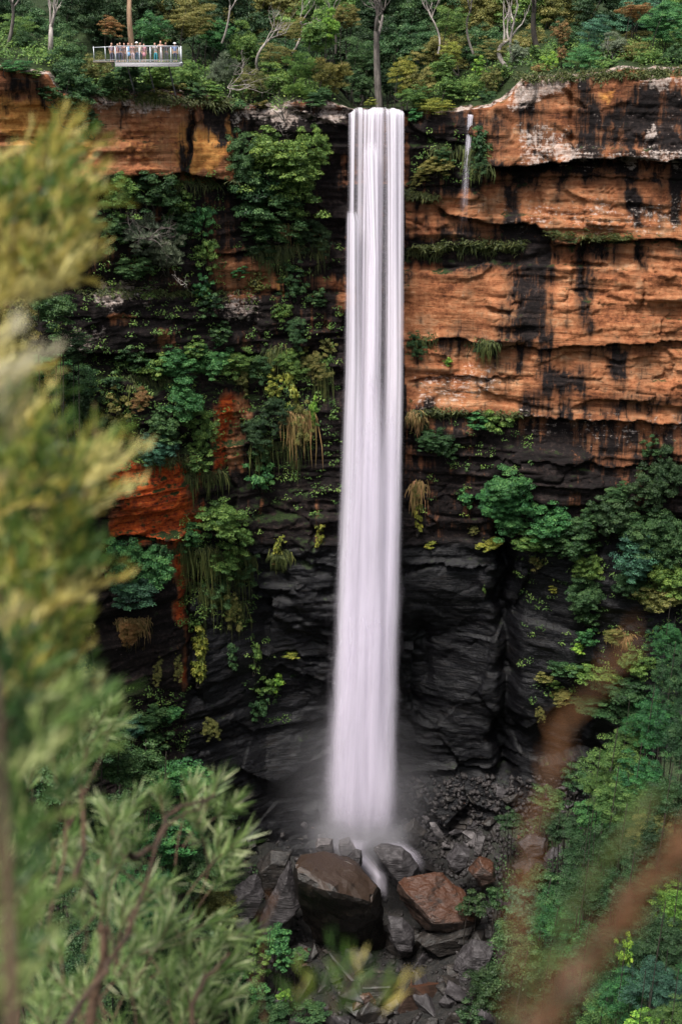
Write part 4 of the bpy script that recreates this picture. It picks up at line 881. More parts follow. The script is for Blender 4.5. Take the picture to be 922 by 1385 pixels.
# ------------------------------------------------------------------ rocks at the foot of the fall
def rock_mat(name, ramp_, wetness, stri=.5, top=None):
    N = NT(name); p = N.pos(True); f = N.noise(p, 1.3, 7, .65); g = N.noise(p, 7, 5, .6); st = N.noise(N.scl(p, (.5, .5, 4)), 1.4, 5, .6, .5)
    v = N.math('ADD', N.math('MULTIPLY', f, .5), N.math('ADD', N.math('MULTIPLY', g, .5 - stri * .3), N.math('MULTIPLY', st, stri * .3)))
    c = N.ramp(v, ramp_)
    if top:
        nz_ = N.n('ShaderNodeSeparateXYZ'); N.l(N.n('ShaderNodeNewGeometry').outputs['Normal'], nz_.inputs[0])
        m = N.step(N.math('ADD', N.math('ADD', N.noise(p, .6, 5, .6), N.math('MULTIPLY', g, .3)), N.math('MULTIPLY_ADD', nz_.outputs[2], .7, -.42)), .5, .75); c = N.mix(m, c, top)  # dirt and lichen brown on upward faces; fronts left black to read as shaded
    N.put(N.b.inputs['Base Color'], c); N.put(N.b.inputs['Roughness'], N.math('MULTIPLY_ADD', g, .35, .62 - wetness)); N.b.inputs['Specular IOR Level'].default_value = .25 + .35 * wetness
    N.put(N.b.inputs['Normal'], N.bump(N.math('ADD', N.math('MULTIPLY', f, .4), N.math('MULTIPLY', st, stri)), .22, 1, N.bump(g, .05)))
    return N.m
RK = {'dark': rock_mat('dark_wet_rock', [(.38, (.006, .006, .006)), (.55, (.024, .020, .018)), (.7, (.08, .066, .056))], .3),
      'slate': rock_mat('slate_rock', [(.36, (.012, .010, .011)), (.5, (.036, .032, .034)), (.66, (.11, .10, .105))], .2, .9),
      'pale': rock_mat('pale_slab_rock', [(.36, (.03, .027, .027)), (.5, (.085, .076, .078)), (.66, (.20, .18, .18))], .15, .9),
      'brown': rock_mat('brown_wet_rock', [(.36, (.012, .008, .006)), (.5, (.036, .022, .017)), (.66, (.12, .08, .066))], .42, .9, (.060, .026, .015)),
      'mossy': rock_mat('brown_mottled_rock', [(.36, (.003, .003, .003)), (.52, (.008, .006, .005)), (.68, (.035, .024, .018))], .36, .3, (.030, .018, .012))}
def rough_hull(pts, name, cuts=3, amp=.06, seed=0, bev=.05):
    bm = bmesh.new()
    for p in pts: bm.verts.new(p)
    r = bmesh.ops.convex_hull(bm, input=bm.verts[:])
    bmesh.ops.delete(bm, geom=[v for v in bm.verts if not v.link_faces], context='VERTS')
    size = max((v.co.length for v in bm.verts), default=1)
    bmesh.ops.dissolve_limit(bm, angle_limit=.22, verts=bm.verts[:], edges=bm.edges[:])
    bmesh.ops.bevel(bm, geom=bm.edges[:], offset=bev * size, segments=1, affect='EDGES', profile=.6)
    bmesh.ops.triangulate(bm, faces=bm.faces[:])
    for _ in range(cuts):
        ed = [e for e in bm.edges if e.calc_length() > size * .10]
        if not ed or len(bm.verts) > 9000: break
        bmesh.ops.subdivide_edges(bm, edges=ed, cuts=1)
        bmesh.ops.triangulate(bm, faces=[f for f in bm.faces if len(f.verts) > 3])
    bm.normal_update(); co = np.array([v.co[:] for v in bm.verts]); nn = np.array([v.normal[:] for v in bm.verts])
    k = 2.2 / size
    d = amp * size * (fbm(co[:, 0] * k, co[:, 1] * k, co[:, 2] * k * 1.5, oct=4, seed=seed) + .6 * np.round(2 * vn(co[:, 0] * k * .8 + co[:, 2] * k * .4, co[:, 2] * k * 2.2, co[:, 1] * k, seed=seed + 3)) / 2)
    co = co + nn * d[:, None]
    for v, c in zip(bm.verts, co): v.co = c
    me = bpy.data.meshes.new(name); bm.to_mesh(me); bm.free()
    return me
def outline_rock(poly, Y, depth, mat, label, seed=0, back=.7, front=.72, amp=.035, topback=.0, name='boulder'):
    rng = np.random.default_rng(seed); P = [at(a, b, Y) for a, b in poly]; c = np.mean(P, 0); pts = []
    for p in P:
        e = p - c
        pts.append(e + np.array([0, 0, 0]))
        pts.append(e * front + np.array([rng.normal() * .1, -depth * .5 * rng.uniform(.8, 1.1), -.15 * depth * rng.random()]))
        pts.append(e * back + np.array([0, depth * .5, (.0 if e[2] < 0 else topback * depth) - .1]))
    pts.append(np.array([0, 0, min(e[2] for e in pts) - depth * .35]))
    me = rough_hull(pts, name, 4, amp, seed, .02)
    o = link(name, me, RK[mat], None, Vector(c)); tag(o, label, 'boulder'); return o
def hero_rock(pts, Y, mat, label, seed, amp=.05, bev=.022):
    """pts: (px, py, metres behind the middle plane)"""
    W = np.array([at(a, b, Y + d) for a, b, d in pts]); c = W.mean(0); me = rough_hull(list(W - c), 'boulder', 4, amp, seed, bev)
    return tag(link('boulder', me, RK[mat], None, Vector(c)), label, 'boulder')
hero_rock([(397, 1168, -1.2), (404, 1155, 1.2), (432, 1151, 2.4), (468, 1163, 2.2), (500, 1184, .8), (512, 1200, -.4), (500, 1222, -2.6), (455, 1210, -3.2), (420, 1200, -2.6), (402, 1190, -2.0),
           (524, 1262, 2.8), (517, 1288, 3.4), (470, 1296, 3.0), (430, 1288, 3.2), (412, 1246, 2.4), (470, 1160, 4.5), (520, 1225, 3.8)], -14.5, 'mossy', 'biggest dark boulder with mottled brown top and black undercut front', 3)
hero_rock([(536, 1192, .4), (545, 1184, 1.6), (598, 1181, 2.6), (624, 1198, 2.2), (650, 1238, .4), (640, 1246, -1.4), (600, 1250, -2.4), (585, 1248, -2.4), (552, 1212, -1.0), (566, 1246, .6),
           (612, 1270, .4), (580, 1262, .4), (640, 1262, 1.4), (540, 1216, 1.6)], -13.0, 'brown', 'large rusty brown wet boulder with a smooth sloping top', 5)
outline_rock([(590, 1258), (645, 1244), (636, 1282), (588, 1284), (560, 1270)], -13.4, 3.2, 'dark', 'black block wedged under the rusty brown boulder', 6)
outline_rock([(505, 1148), (514, 1140), (545, 1146), (568, 1172), (560, 1192), (540, 1190)], -8.5, 2.6, 'slate', 'tilted grey striated slab at the foot of the falling water beside the brown boulder', 7, amp=.03)
outline_rock([(426, 1140), (430, 1134), (450, 1134), (452, 1158), (430, 1156)], -8.5, 1.6, 'pale', 'small squared grey block catching spray behind the biggest dark boulder', 8, amp=.02)
outline_rock([(467, 1165), (480, 1147), (489, 1150), (490, 1168), (484, 1180), (472, 1178)], -9.5, 1.5, 'slate', 'narrow upright grey rock standing in the middle of the splash', 9, amp=.02)
outline_rock([(458, 1136), (472, 1132), (482, 1144), (470, 1156), (458, 1152)], -7.4, 1.4, 'pale', 'pale wet rock washed over by the splash between two grey blocks', 10, amp=.02)
outline_rock([(372, 1196), (392, 1160), (400, 1180), (410, 1222), (396, 1236), (360, 1262), (346, 1256), (356, 1230)], -12.5, 3.4, 'slate', 'layered grey slab leaning against the biggest dark boulder', 11, amp=.04)
outline_rock([(346, 1168), (366, 1150), (394, 1152), (390, 1190), (370, 1206), (352, 1200)], -11, 3, 'dark', 'black rock above the layered grey slab', 12)
outline_rock([(318, 1200), (346, 1182), (360, 1200), (350, 1232), (325, 1240), (312, 1222)], -12, 3, 'slate', 'rounded grey rock outboard of the layered grey slab', 13)
outline_rock([(318, 1246), (335, 1240), (346, 1262), (338, 1286), (322, 1282)], -14.5, 2.2, 'pale', 'pale grey block half hidden behind the needle leaved foliage', 14)
outline_rock([(524, 1238), (545, 1240), (562, 1262), (558, 1282), (540, 1286), (526, 1268)], -13.5, 2.4, 'slate', 'grey rock filling the gap between the two largest boulders', 15)
outline_rock([(612, 1302), (640, 1272), (668, 1276), (664, 1310), (640, 1330), (616, 1346)], -17, 3.4, 'slate', 'rough grey boulder below the rusty brown boulder', 16, amp=.06)
outline_rock([(640, 1150), (646, 1130), (656, 1131), (652, 1152), (644, 1156)], -8, 1.0, 'pale', 'upright pale slab fragment on the scree above the brown boulder', 17, amp=.015)
outline_rock([(580, 1112), (588, 1112), (600, 1128), (596, 1134), (586, 1126)], -4.5, 1.0, 'pale', 'elongated pale slab lying on the upper scree beside the splash', 18, amp=.015)
outline_rock([(602, 1160), (618, 1142), (636, 1148), (632, 1166), (612, 1176)], -8.5, 2.2, 'slate', 'flat topped grey rock on the scree behind the brown boulder', 19)
outline_rock([(632, 1176), (648, 1160), (668, 1166), (670, 1186), (650, 1196)], -9.5, 2.6, 'brown', 'brown angular rock on the scree above the black block', 20)
outline_rock([(700, 1140), (716, 1128), (738, 1134), (736, 1152), (712, 1156)], -9, 2, 'slate', 'grey brown rock on the upper scree near the green slope', 21)
outline_rock([(733, 1160), (748, 1146), (768, 1150), (764, 1170), (744, 1174)], -9.5, 2, 'slate', 'grey rock bordering the green slope trees', 22)
outline_rock([(545, 1118), (560, 1106), (576, 1124), (566, 1142), (550, 1136)], -5, 1.8, 'dark', 'dark slab propped behind the tilted striated slab', 23)
outline_rock([(690, 1170), (716, 1160), (752, 1172), (748, 1196), (706, 1200)], -11, 3, 'dark', 'broad dark rock at the edge of the scree under the green slope', 27)
base_rocks = []
def small_rock(seed, sx, sy, sz):
    rng = np.random.default_rng(seed); P = rng.uniform(-1, 1, (12, 3)); P = P / np.max(np.abs(P), 1, keepdims=True) * rng.uniform(.75, 1, (12, 1)) * np.array([sx, sy, sz]); return rough_hull(P, 'rock', 2, .035, seed, .035)
for k, (a, b, c) in enumerate(((1, .8, .6), (1.3, .8, .35), (.8, .7, .8), (1.2, .6, .5), (1.5, .9, .28), (.9, .9, .5), (1, .5, .7))): base_rocks.append(small_rock(40 + k, a, b, c))
rk_me = {(k, m): me.copy() for k, me in enumerate(base_rocks) for m in RK}
for (k, m), me in rk_me.items(): me.materials.clear(); me.materials.append(RK[m])
rrng = random.Random(11)
SHAPES = ['blocky', 'flat', 'cube shaped', 'wedge shaped', 'thin slab like', 'rounded', 'upright']
def scree(n, x0, y0_, x1, y1, smin, smax, wts, dark=.6):
    for _ in range(n):
        px, py = rrng.uniform(x0, x1), rrng.uniform(y0_, y1); h, nn = hit(px, py)
        sc = rrng.uniform(0, 1) ** 2.2 * (smax - smin) + smin; k = rrng.randrange(7)
        m = rrng.choices(['dark', 'slate', 'pale', 'brown'], wts)[0]
        o = link('rock', rk_me[(k, m)], None, None, Vector(h) + Vector((0, 0, sc * .12))); o.scale = (sc * rrng.uniform(.8, 1.2), sc, sc * rrng.uniform(.8, 1.2))
        o.rotation_euler = (rrng.gauss(0, .45), rrng.gauss(0, .45), rrng.uniform(0, 6.28)); o['category'] = 'rock'; o['group'] = 'loose rocks scattered over the scree below the cliff'
        size = 'tiny' if sc < .4 else 'small' if sc < .75 else 'medium sized'
        ITEMS.append((o, px, py, f"{size} {SHAPES[k]} {'grey' if m == 'slate' else 'black' if m == 'dark' else m} rock", None))
scree(80, 555, 1062, 700, 1180, .3, 1.3, (4, 4, 1.4, .3)); scree(26, 690, 1060, 790, 1190, .3, 1.2, (4, 3, .5, .7))
scree(26, 300, 1110, 425, 1180, .3, .9, (6, 2, .4, .5)); scree(64, 390, 1262, 660, 1400, 1.0, 3.4, (8, 1.6, .0, .4)); scree(20, 330, 1280, 470, 1385, .4, 1.4, (5, 1, .1, 2)); scree(34, 560, 1200, 720, 1385, .8, 2.8, (6, 2, .1, .3)); scree(16, 520, 1130, 640, 1200, .4, 1.2, (5, 3, .3, 1))
# countless chips between the rocks
rg_ = np.random.default_rng(12); mb = MB()
for _ in range(2200):
    if rg_.random() < .5: px, py = rg_.uniform(540, 790), rg_.uniform(1050, 1200)
    else: px, py = rg_.uniform(300, 720), rg_.uniform(1130, 1385)
    h, nn = hit(px, py); q = rg_.uniform(.08, .34); B = (np.array([[x, y, z] for x in (-1, 1) for y in (-1, 1) for z in (-1, 1)]) + rg_.normal(size=(8, 3)) * .25) * q * rg_.uniform(.4, 1.2, 3)
    R = np.array(Euler((rg_.normal() * .5, rg_.normal() * .5, rg_.uniform(0, 6.3))).to_matrix()); mb.add(B @ R.T + h + np.array([0, 0, q * .3]), [(0, 1, 3, 2), (4, 6, 7, 5), (0, 4, 5, 1), (2, 3, 7, 6), (0, 2, 6, 4), (1, 5, 7, 3)])
tag(link('rubble', mb.mesh('rubble'), rock_mat('rubble_rock', [(.4, (.008, .007, .007)), (.55, (.035, .030, .030)), (.68, (.12, .11, .11))], .25)), kind='stuff')

# ------------------------------------------------------------------ trees on the gorge slopes
SL = 'trees on the gorge slopes'
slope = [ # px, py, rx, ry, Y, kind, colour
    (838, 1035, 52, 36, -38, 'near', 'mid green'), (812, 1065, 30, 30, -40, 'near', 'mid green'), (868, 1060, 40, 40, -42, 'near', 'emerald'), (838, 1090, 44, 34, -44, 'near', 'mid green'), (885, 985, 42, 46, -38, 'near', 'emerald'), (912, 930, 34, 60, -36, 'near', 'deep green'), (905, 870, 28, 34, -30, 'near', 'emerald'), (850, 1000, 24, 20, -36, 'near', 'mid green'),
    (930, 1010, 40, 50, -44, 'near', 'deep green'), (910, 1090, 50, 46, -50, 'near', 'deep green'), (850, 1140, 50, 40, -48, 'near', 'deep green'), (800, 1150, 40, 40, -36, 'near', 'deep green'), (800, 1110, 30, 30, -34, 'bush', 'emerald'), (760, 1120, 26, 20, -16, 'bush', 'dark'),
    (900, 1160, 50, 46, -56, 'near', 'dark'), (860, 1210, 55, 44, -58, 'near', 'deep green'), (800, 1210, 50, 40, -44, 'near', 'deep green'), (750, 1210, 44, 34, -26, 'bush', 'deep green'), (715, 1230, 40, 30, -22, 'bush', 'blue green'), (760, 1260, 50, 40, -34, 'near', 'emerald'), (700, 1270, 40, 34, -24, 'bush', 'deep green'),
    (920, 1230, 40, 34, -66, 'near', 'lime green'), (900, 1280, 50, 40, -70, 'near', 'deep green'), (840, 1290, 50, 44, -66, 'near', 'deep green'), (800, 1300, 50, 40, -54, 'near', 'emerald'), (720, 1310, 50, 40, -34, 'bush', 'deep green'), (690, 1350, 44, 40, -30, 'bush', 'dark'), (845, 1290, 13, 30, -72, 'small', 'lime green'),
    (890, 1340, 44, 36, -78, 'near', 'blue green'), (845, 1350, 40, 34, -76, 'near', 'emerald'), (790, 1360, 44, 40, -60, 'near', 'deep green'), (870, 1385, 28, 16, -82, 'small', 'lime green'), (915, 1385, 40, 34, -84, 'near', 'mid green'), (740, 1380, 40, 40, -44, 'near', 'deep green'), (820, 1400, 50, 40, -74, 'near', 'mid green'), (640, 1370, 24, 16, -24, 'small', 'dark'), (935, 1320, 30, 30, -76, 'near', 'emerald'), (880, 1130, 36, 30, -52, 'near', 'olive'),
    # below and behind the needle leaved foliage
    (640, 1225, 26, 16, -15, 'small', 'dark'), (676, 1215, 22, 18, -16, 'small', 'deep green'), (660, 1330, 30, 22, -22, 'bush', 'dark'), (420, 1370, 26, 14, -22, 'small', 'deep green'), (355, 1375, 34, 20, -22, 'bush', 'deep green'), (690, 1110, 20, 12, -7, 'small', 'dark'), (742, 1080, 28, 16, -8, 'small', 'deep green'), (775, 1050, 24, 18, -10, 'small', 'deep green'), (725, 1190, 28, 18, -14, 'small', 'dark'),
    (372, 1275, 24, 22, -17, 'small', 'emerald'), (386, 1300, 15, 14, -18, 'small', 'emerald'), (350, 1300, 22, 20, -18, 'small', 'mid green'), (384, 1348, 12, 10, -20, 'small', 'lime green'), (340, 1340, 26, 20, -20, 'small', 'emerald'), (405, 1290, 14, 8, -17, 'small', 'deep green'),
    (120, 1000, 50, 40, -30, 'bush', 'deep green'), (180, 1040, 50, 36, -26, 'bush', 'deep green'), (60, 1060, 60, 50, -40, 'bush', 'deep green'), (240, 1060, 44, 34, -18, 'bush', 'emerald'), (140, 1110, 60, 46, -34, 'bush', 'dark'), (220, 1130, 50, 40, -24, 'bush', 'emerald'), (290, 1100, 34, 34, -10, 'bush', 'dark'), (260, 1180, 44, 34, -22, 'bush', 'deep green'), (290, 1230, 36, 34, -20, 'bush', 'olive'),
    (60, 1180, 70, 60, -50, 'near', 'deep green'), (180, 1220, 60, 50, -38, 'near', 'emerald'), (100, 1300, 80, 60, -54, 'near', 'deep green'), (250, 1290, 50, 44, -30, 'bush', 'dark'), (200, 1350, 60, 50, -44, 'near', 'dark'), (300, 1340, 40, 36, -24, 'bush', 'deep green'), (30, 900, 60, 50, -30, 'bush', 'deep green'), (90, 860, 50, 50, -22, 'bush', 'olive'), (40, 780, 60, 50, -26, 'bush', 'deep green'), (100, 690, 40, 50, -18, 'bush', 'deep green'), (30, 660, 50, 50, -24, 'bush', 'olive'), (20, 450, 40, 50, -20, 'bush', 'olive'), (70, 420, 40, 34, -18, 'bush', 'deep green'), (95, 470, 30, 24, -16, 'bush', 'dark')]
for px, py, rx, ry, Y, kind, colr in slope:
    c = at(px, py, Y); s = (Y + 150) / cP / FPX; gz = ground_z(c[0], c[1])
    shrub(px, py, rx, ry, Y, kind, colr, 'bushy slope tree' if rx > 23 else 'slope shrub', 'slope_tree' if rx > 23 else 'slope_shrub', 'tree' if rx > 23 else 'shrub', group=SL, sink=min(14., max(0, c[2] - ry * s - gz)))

pts = []
rg_ = np.random.default_rng(31)
while len(pts) < 4200:
    x, y = rg_.uniform(-48, 48), rg_.uniform(-105, -2)
    xc = 3 + 4 * math.sin(y / 22.); 
    if abs(x - xc) < (15 if x > xc else 11) + 3 * rg_.random(): continue
    pts.append((x, y, ground_z(x, y) + .1))
scatter_leaves('slope_undergrowth', pts, .36, 22, 1.2, 'deep green', 32)

# ------------------------------------------------------------------ lookout platform
STEEL = plain('galvanised_steel', (.52, .54, .58), .45, .3); WHITE = plain('pale_fascia', (.50, .48, .50), .55); DECK = plain('deck_boards', (.20, .17, .15), .8); MESHM = plain('rail_wire', (.30, .32, .35), .5, .4)
STRUT = plain('dark_steel', (.10, .10, .11), .6, .3)
PY_ = -11.0
A_ = at(156.8, 85.0, PY_); B_ = at(241.5, 82.5, PY_ - .0); zf = (A_[2] + B_[2]) / 2; LW = B_[0] - A_[0]; PS = np.linalg.norm(A_ - CAM) / FPX
RH = 1.42
plat = tag(empty('lookout_platform', (A_[0], PY_, zf)), 'steel railed lookout platform jutting from the forest edge with a crowd of visitors', 'lookout platform')
DP = 3.4
m = MB(); m.box((LW / 2, DP / 2, -.05), (LW, DP, .08)); link('deck', m.mesh('deck'), DECK, plat)
m = MB(); m.box((LW / 2, -.03, -.20), (LW + .1, .07, .38)); m.box((LW + .02, DP / 2, -.20), (.06, DP, .38)); m.box((LW / 2, -.08, -.03), (LW + .14, .04, .05)); m.box((LW / 2, -.08, -.38), (LW + .14, .04, .05)); link('fascia', m.mesh('fascia'), WHITE, plat)
m = MB()
for k in range(4): m.box((LW * (k + .5) / 4, DP / 2, -.28), (.10, DP, .3))
link('joist', m.mesh('joist'), STEEL, plat)
xs_ = [(p - 156.8) * PS for p in (156.8, 171.9, 187.4, 201.2, 214.9, 227.3, 240.3)]
for x in xs_:
    m = MB(); m.box((x, .02, RH / 2 - .2), (.085, .07, RH + .4)); m.box((x, .02, -.08), (.14, .1, .14)); link('post', m.mesh('post'), STEEL, plat)
for y in (1.2, 2.4):
    m = MB(); m.box((LW - .04, y, RH / 2), (.07, .07, RH)); link('post', m.mesh('post'), STEEL, plat)
m = MB(); m.tube([(0, 0, RH), (LW / 2, 0, RH), (LW, 0, RH)], .042, 8); m.tube([(LW, 0, RH), (LW, DP / 2, RH), (LW, DP, RH)], .042, 8); link('top_rail', m.mesh('top_rail'), STEEL, plat)
m = MB(); m.tube([(0, 0, .16), (LW / 2, 0, .16), (LW, 0, .16)], .028, 6); link('bottom_rail', m.mesh('bottom_rail'), STEEL, plat)
m = MB()
for k in range(int(LW / .16)):
    m.box((k * .16 + .08, .0, RH / 2 + .05), (.012, .012, RH - .2))
link('wire_infill', m.mesh('wire_infill'), MESHM, plat)
# walkway leading back along the slope
WL = -2.3
m = MB(); m.box((WL / 2, 1.6, .02), (-WL, 1.5, .1)); link('walkway', m.mesh('walkway'), DECK, plat)
for x, y in ((-.0, .9), (-1.1, .95), (-2.2, 1.0)):
    m = MB(); m.box((x, y, RH / 2), (.06, .06, RH)); link('post', m.mesh('post'), STEEL, plat)
m = MB(); m.tube([(0, .9, RH), (WL / 2, 1.0, RH - .05), (WL, 1.1, RH - .1)], .035, 6); m.tube([(0, .9, .2), (WL / 2, 1.0, .18), (WL, 1.1, .15)], .02, 6); link('side_rail', m.mesh('side_rail'), STEEL, plat)
for x in (1.0, LW / 2, LW - 1.0):
    m = MB(); m.tube([(x, DP + 2.2, -3.2), (x, .7, -.42)], .07, 8); link('brace', m.mesh('brace'), STRUT, plat)

# ------------------------------------------------------------------ visitors
SKIN = [plain('skin', (.50, .30, .22), .6), plain('skin_deep', (.28, .15, .10), .6)]
def skin_obj(name, verts, edges, radii, mat, parent, sub=1, root=0):
    me = bpy.data.meshes.new(name); me.from_pydata([tuple(map(float, v)) for v in verts], edges, [])
    o = bpy.data.objects.new(name, me); COL.objects.link(o); me.materials.append(mat)
    md = o.modifiers.new('skin', 'SKIN'); md.use_smooth_shade = True
    for k, r_ in enumerate(radii):
        me.skin_vertices[0].data[k].radius = (r_, r_) if np.isscalar(r_) else r_
        me.skin_vertices[0].data[k].use_root = (k == root)
    sb = o.modifiers.new('sub', 'SUBSURF'); sb.levels = sub; sb.render_levels = sub
    if parent: o.parent = parent
    return o
def person(x, y, yaw, label, shirt, legs, hair, pose='lean', skirt=False, hat=None, tall=1.0, deep=0, longhair=False):
    root = tag(empty('person', (A_[0] + x, PY_ + y, zf), yaw), label, 'person', 'visitors leaning on the lookout platform railing'); root.scale = (tall,) * 3
    ln = .16 if pose == 'lean' else 0.02            # facing -Y, bending forward
    V = [(0, .02, .95), (0, 0, 1.15), (0, -ln * .6, 1.32), (0, -ln, 1.46), (0, -ln - .03, 1.53), (0, -ln - .05, 1.60), (0, -ln - .055, 1.68), (0, -ln - .04, 1.75), (0, -ln - .145, 1.625)]
    R = [(.15, .11), (.13, .10), (.155, .11), (.10, .08), .052, .072, .092, .06, .014]
    E = [(0, 1), (1, 2), (2, 3), (3, 4), (4, 5), (5, 6), (6, 7), (5, 8)]
    def chain(a, pts, rad):
        for p, r_ in zip(pts, rad): V.append(p); R.append(r_); E.append((a, len(V) - 1)); a = len(V) - 1
        return a
    arms = {}
    for s in (-1, 1):
        chain(0, [(s * .10, .02, .88), (s * .11, -.01, .50), (s * .11, .03, .10), (s * .12, -.13, .035)], [.085, .058, .040, .032])
        if pose == 'lean': pts = [(s * .19, -ln, 1.42), (s * .27, -.22, 1.22), (s * .17, -.42, 1.40), (s * .15, -.49, 1.44)]
        elif pose == 'photo': pts = [(s * .19, -ln, 1.42), (s * .25, -.17, 1.26), (s * .10, -.30, 1.52), (s * .07, -.35, 1.60)]
        else: pts = [(s * .19, -ln, 1.42), (s * .24, .0, 1.16), (s * .23, -.08, .93), (s * .23, -.11, .86)]
        w_ = chain(3, pts, [.055, .042, .028, .030]); arms[s] = pts
        e = norm(np.array(pts[3]) - np.array(pts[2])); sd = np.array([1., 0, 0])
        for q, (off, l) in enumerate(((-.03, .07), (-.01, .085), (.01, .08), (.03, .065))):
            b = np.array(pts[3]) + e * .05 + sd * off; chain(w_, [b, b + e * l * .6 + np.array([0, 0, -.02])], [.010, .008])
        b = np.array(pts[3]) + sd * (-s) * .045 + e * .02; chain(w_, [b], [.011])
    skin_obj('body', V, E, R, SKIN[deep], root)
    sm = plain('shirt_cloth', shirt, .85, 0, 20); lm = plain('trouser_cloth', legs, .85, 0, 20); hm = plain('hair_strands', hair, .7, 0, 30)
    SV = [(0, .02, .93), (0, 0, 1.15), (0, -ln * .6, 1.32), (0, -ln, 1.45), (0, -ln - .01, 1.49)]; SE = [(0, 1), (1, 2), (2, 3), (3, 4)]; SR = [(.18, .14), (.155, .125), (.18, .135), (.125, .10), .07]
    for s in (-1, 1):
        a, b = np.array(arms[s][0]), np.array(arms[s][1]); i = len(SV); SV += [tuple(a), tuple(a * .25 + b * .75)]; SR += [.072, .062]; SE += [(3, i), (i, i + 1)]
    skin_obj('shirt', SV, SE, SR, sm, root)
    if skirt:
        skin_obj('skirt', [(0, .02, 1.0), (0, .02, .80), (0, .02, .48)], [(0, 1), (1, 2)], [(.15, .12), (.20, .17), (.25, .20)], lm, root)
    else:
        TV = [(0, .02, .98), (0, .02, .90)]; TE = [(0, 1)]; TR = [(.165, .125), (.16, .12)]
        for s in (-1, 1): i = len(TV); TV += [(s * .10, .02, .84), (s * .11, -.01, .50), (s * .11, .03, .14)]; TR += [.10, .075, .062]; TE += [(1, i), (i, i + 1), (i + 1, i + 2)]
        skin_obj('trousers', TV, TE, TR, lm, root)
    hv = [(0, -ln - .03, 1.70), (0, -ln + .0, 1.74), (0, -ln + .035, 1.66)]; hr = [.085, .078, .08]
    if longhair: hv += [(0, -ln + .05, 1.55), (0, -ln + .06, 1.42)]; hr += [.075, .055]
    skin_obj('hair', hv, [(k, k + 1) for k in range(len(hv) - 1)], hr, hm, root)
    if hat:
        m = MB(); m.tube([(0, 0, 0), (0, 0, .02)], [.17, .165], 14); m.tube([(0, 0, .02), (0, 0, .07), (0, 0, .11)], [.105, .10, .06], 14); o = link('hat', m.mesh('hat', True), plain('hat_cloth', hat, .8), root, (0, -ln - .03, 1.73))
    return root
def X_(px): return (px - 156.8) * PS
person(X_(158.5), .75, .1, 'person in a dull red top beside the platform corner post', (.35, .14, .14), (.06, .07, .11), (.10, .05, .03), 'stand', tall=.95, longhair=True)
person(X_(162.5), .60, -.1, 'person in a lavender grey shirt behind the first railing bay', (.42, .40, .52), (.09, .09, .14), (.08, .04, .02), 'lean')
person(X_(167.0), .62, .2, 'person in a salmon shirt leaning beside the light blue dress', (.62, .36, .32), (.22, .16, .16), (.22, .08, .05), 'lean', tall=.97, longhair=True)
person(X_(172.5), .62, 0, 'person in a light blue dress standing at the railing', (.25, .48, .78), (.25, .48, .78), (.30, .08, .05), 'stand', skirt=True, tall=.98, longhair=True)
person(X_(178.0), .60, -.2, 'person in a pink top and pale trousers leaning on the railing', (.70, .40, .38), (.60, .48, .52), (.12, .06, .04), 'lean', tall=.96)
person(X_(183.0), .75, .1, 'person in a white cap and tan shirt near the platform centre', (.52, .42, .34), (.10, .16, .26), (.10, .07, .05), 'lean', hat=(.8, .8, .8))
person(X_(187.8), .62, 0, 'person in a cream top and dark trousers beside the white cap', (.66, .56, .46), (.07, .07, .10), (.04, .03, .02), 'photo')
person(X_(192.0), .70, .2, 'person in a rose dress behind the central railing bay', (.62, .28, .34), (.62, .28, .34), (.07, .04, .03), 'stand', skirt=True, tall=.94, longhair=True)
person(X_(207.0), .62, -.2, 'person in a white top and teal trousers leaning far over the railing', (.75, .70, .72), (.05, .34, .42), (.22, .09, .06), 'lean', tall=.98, longhair=True)
person(X_(213.5), .66, .1, 'tallest ginger haired person with bare arms resting on the railing', (.60, .34, .24), (.30, .22, .20), (.50, .20, .07), 'lean', tall=1.08)
person(X_(220.5), .70, -.1, 'person in a dark grey shirt behind the railing near a pale bag', (.12, .12, .15), (.10, .10, .12), (.30, .16, .10), 'lean', deep=1)
person(X_(231.5), .64, .1, 'person in a navy and white top with a white hat near the platform end', (.20, .28, .50), (.06, .07, .12), (.10, .07, .06), 'stand', tall=.97, hat=(.85, .85, .85))
person(X_(149.0), 1.5, .6, 'person in a mauve jacket walking on the side walkway', (.40, .30, .36), (.12, .12, .18), (.08, .05, .04), 'stand')

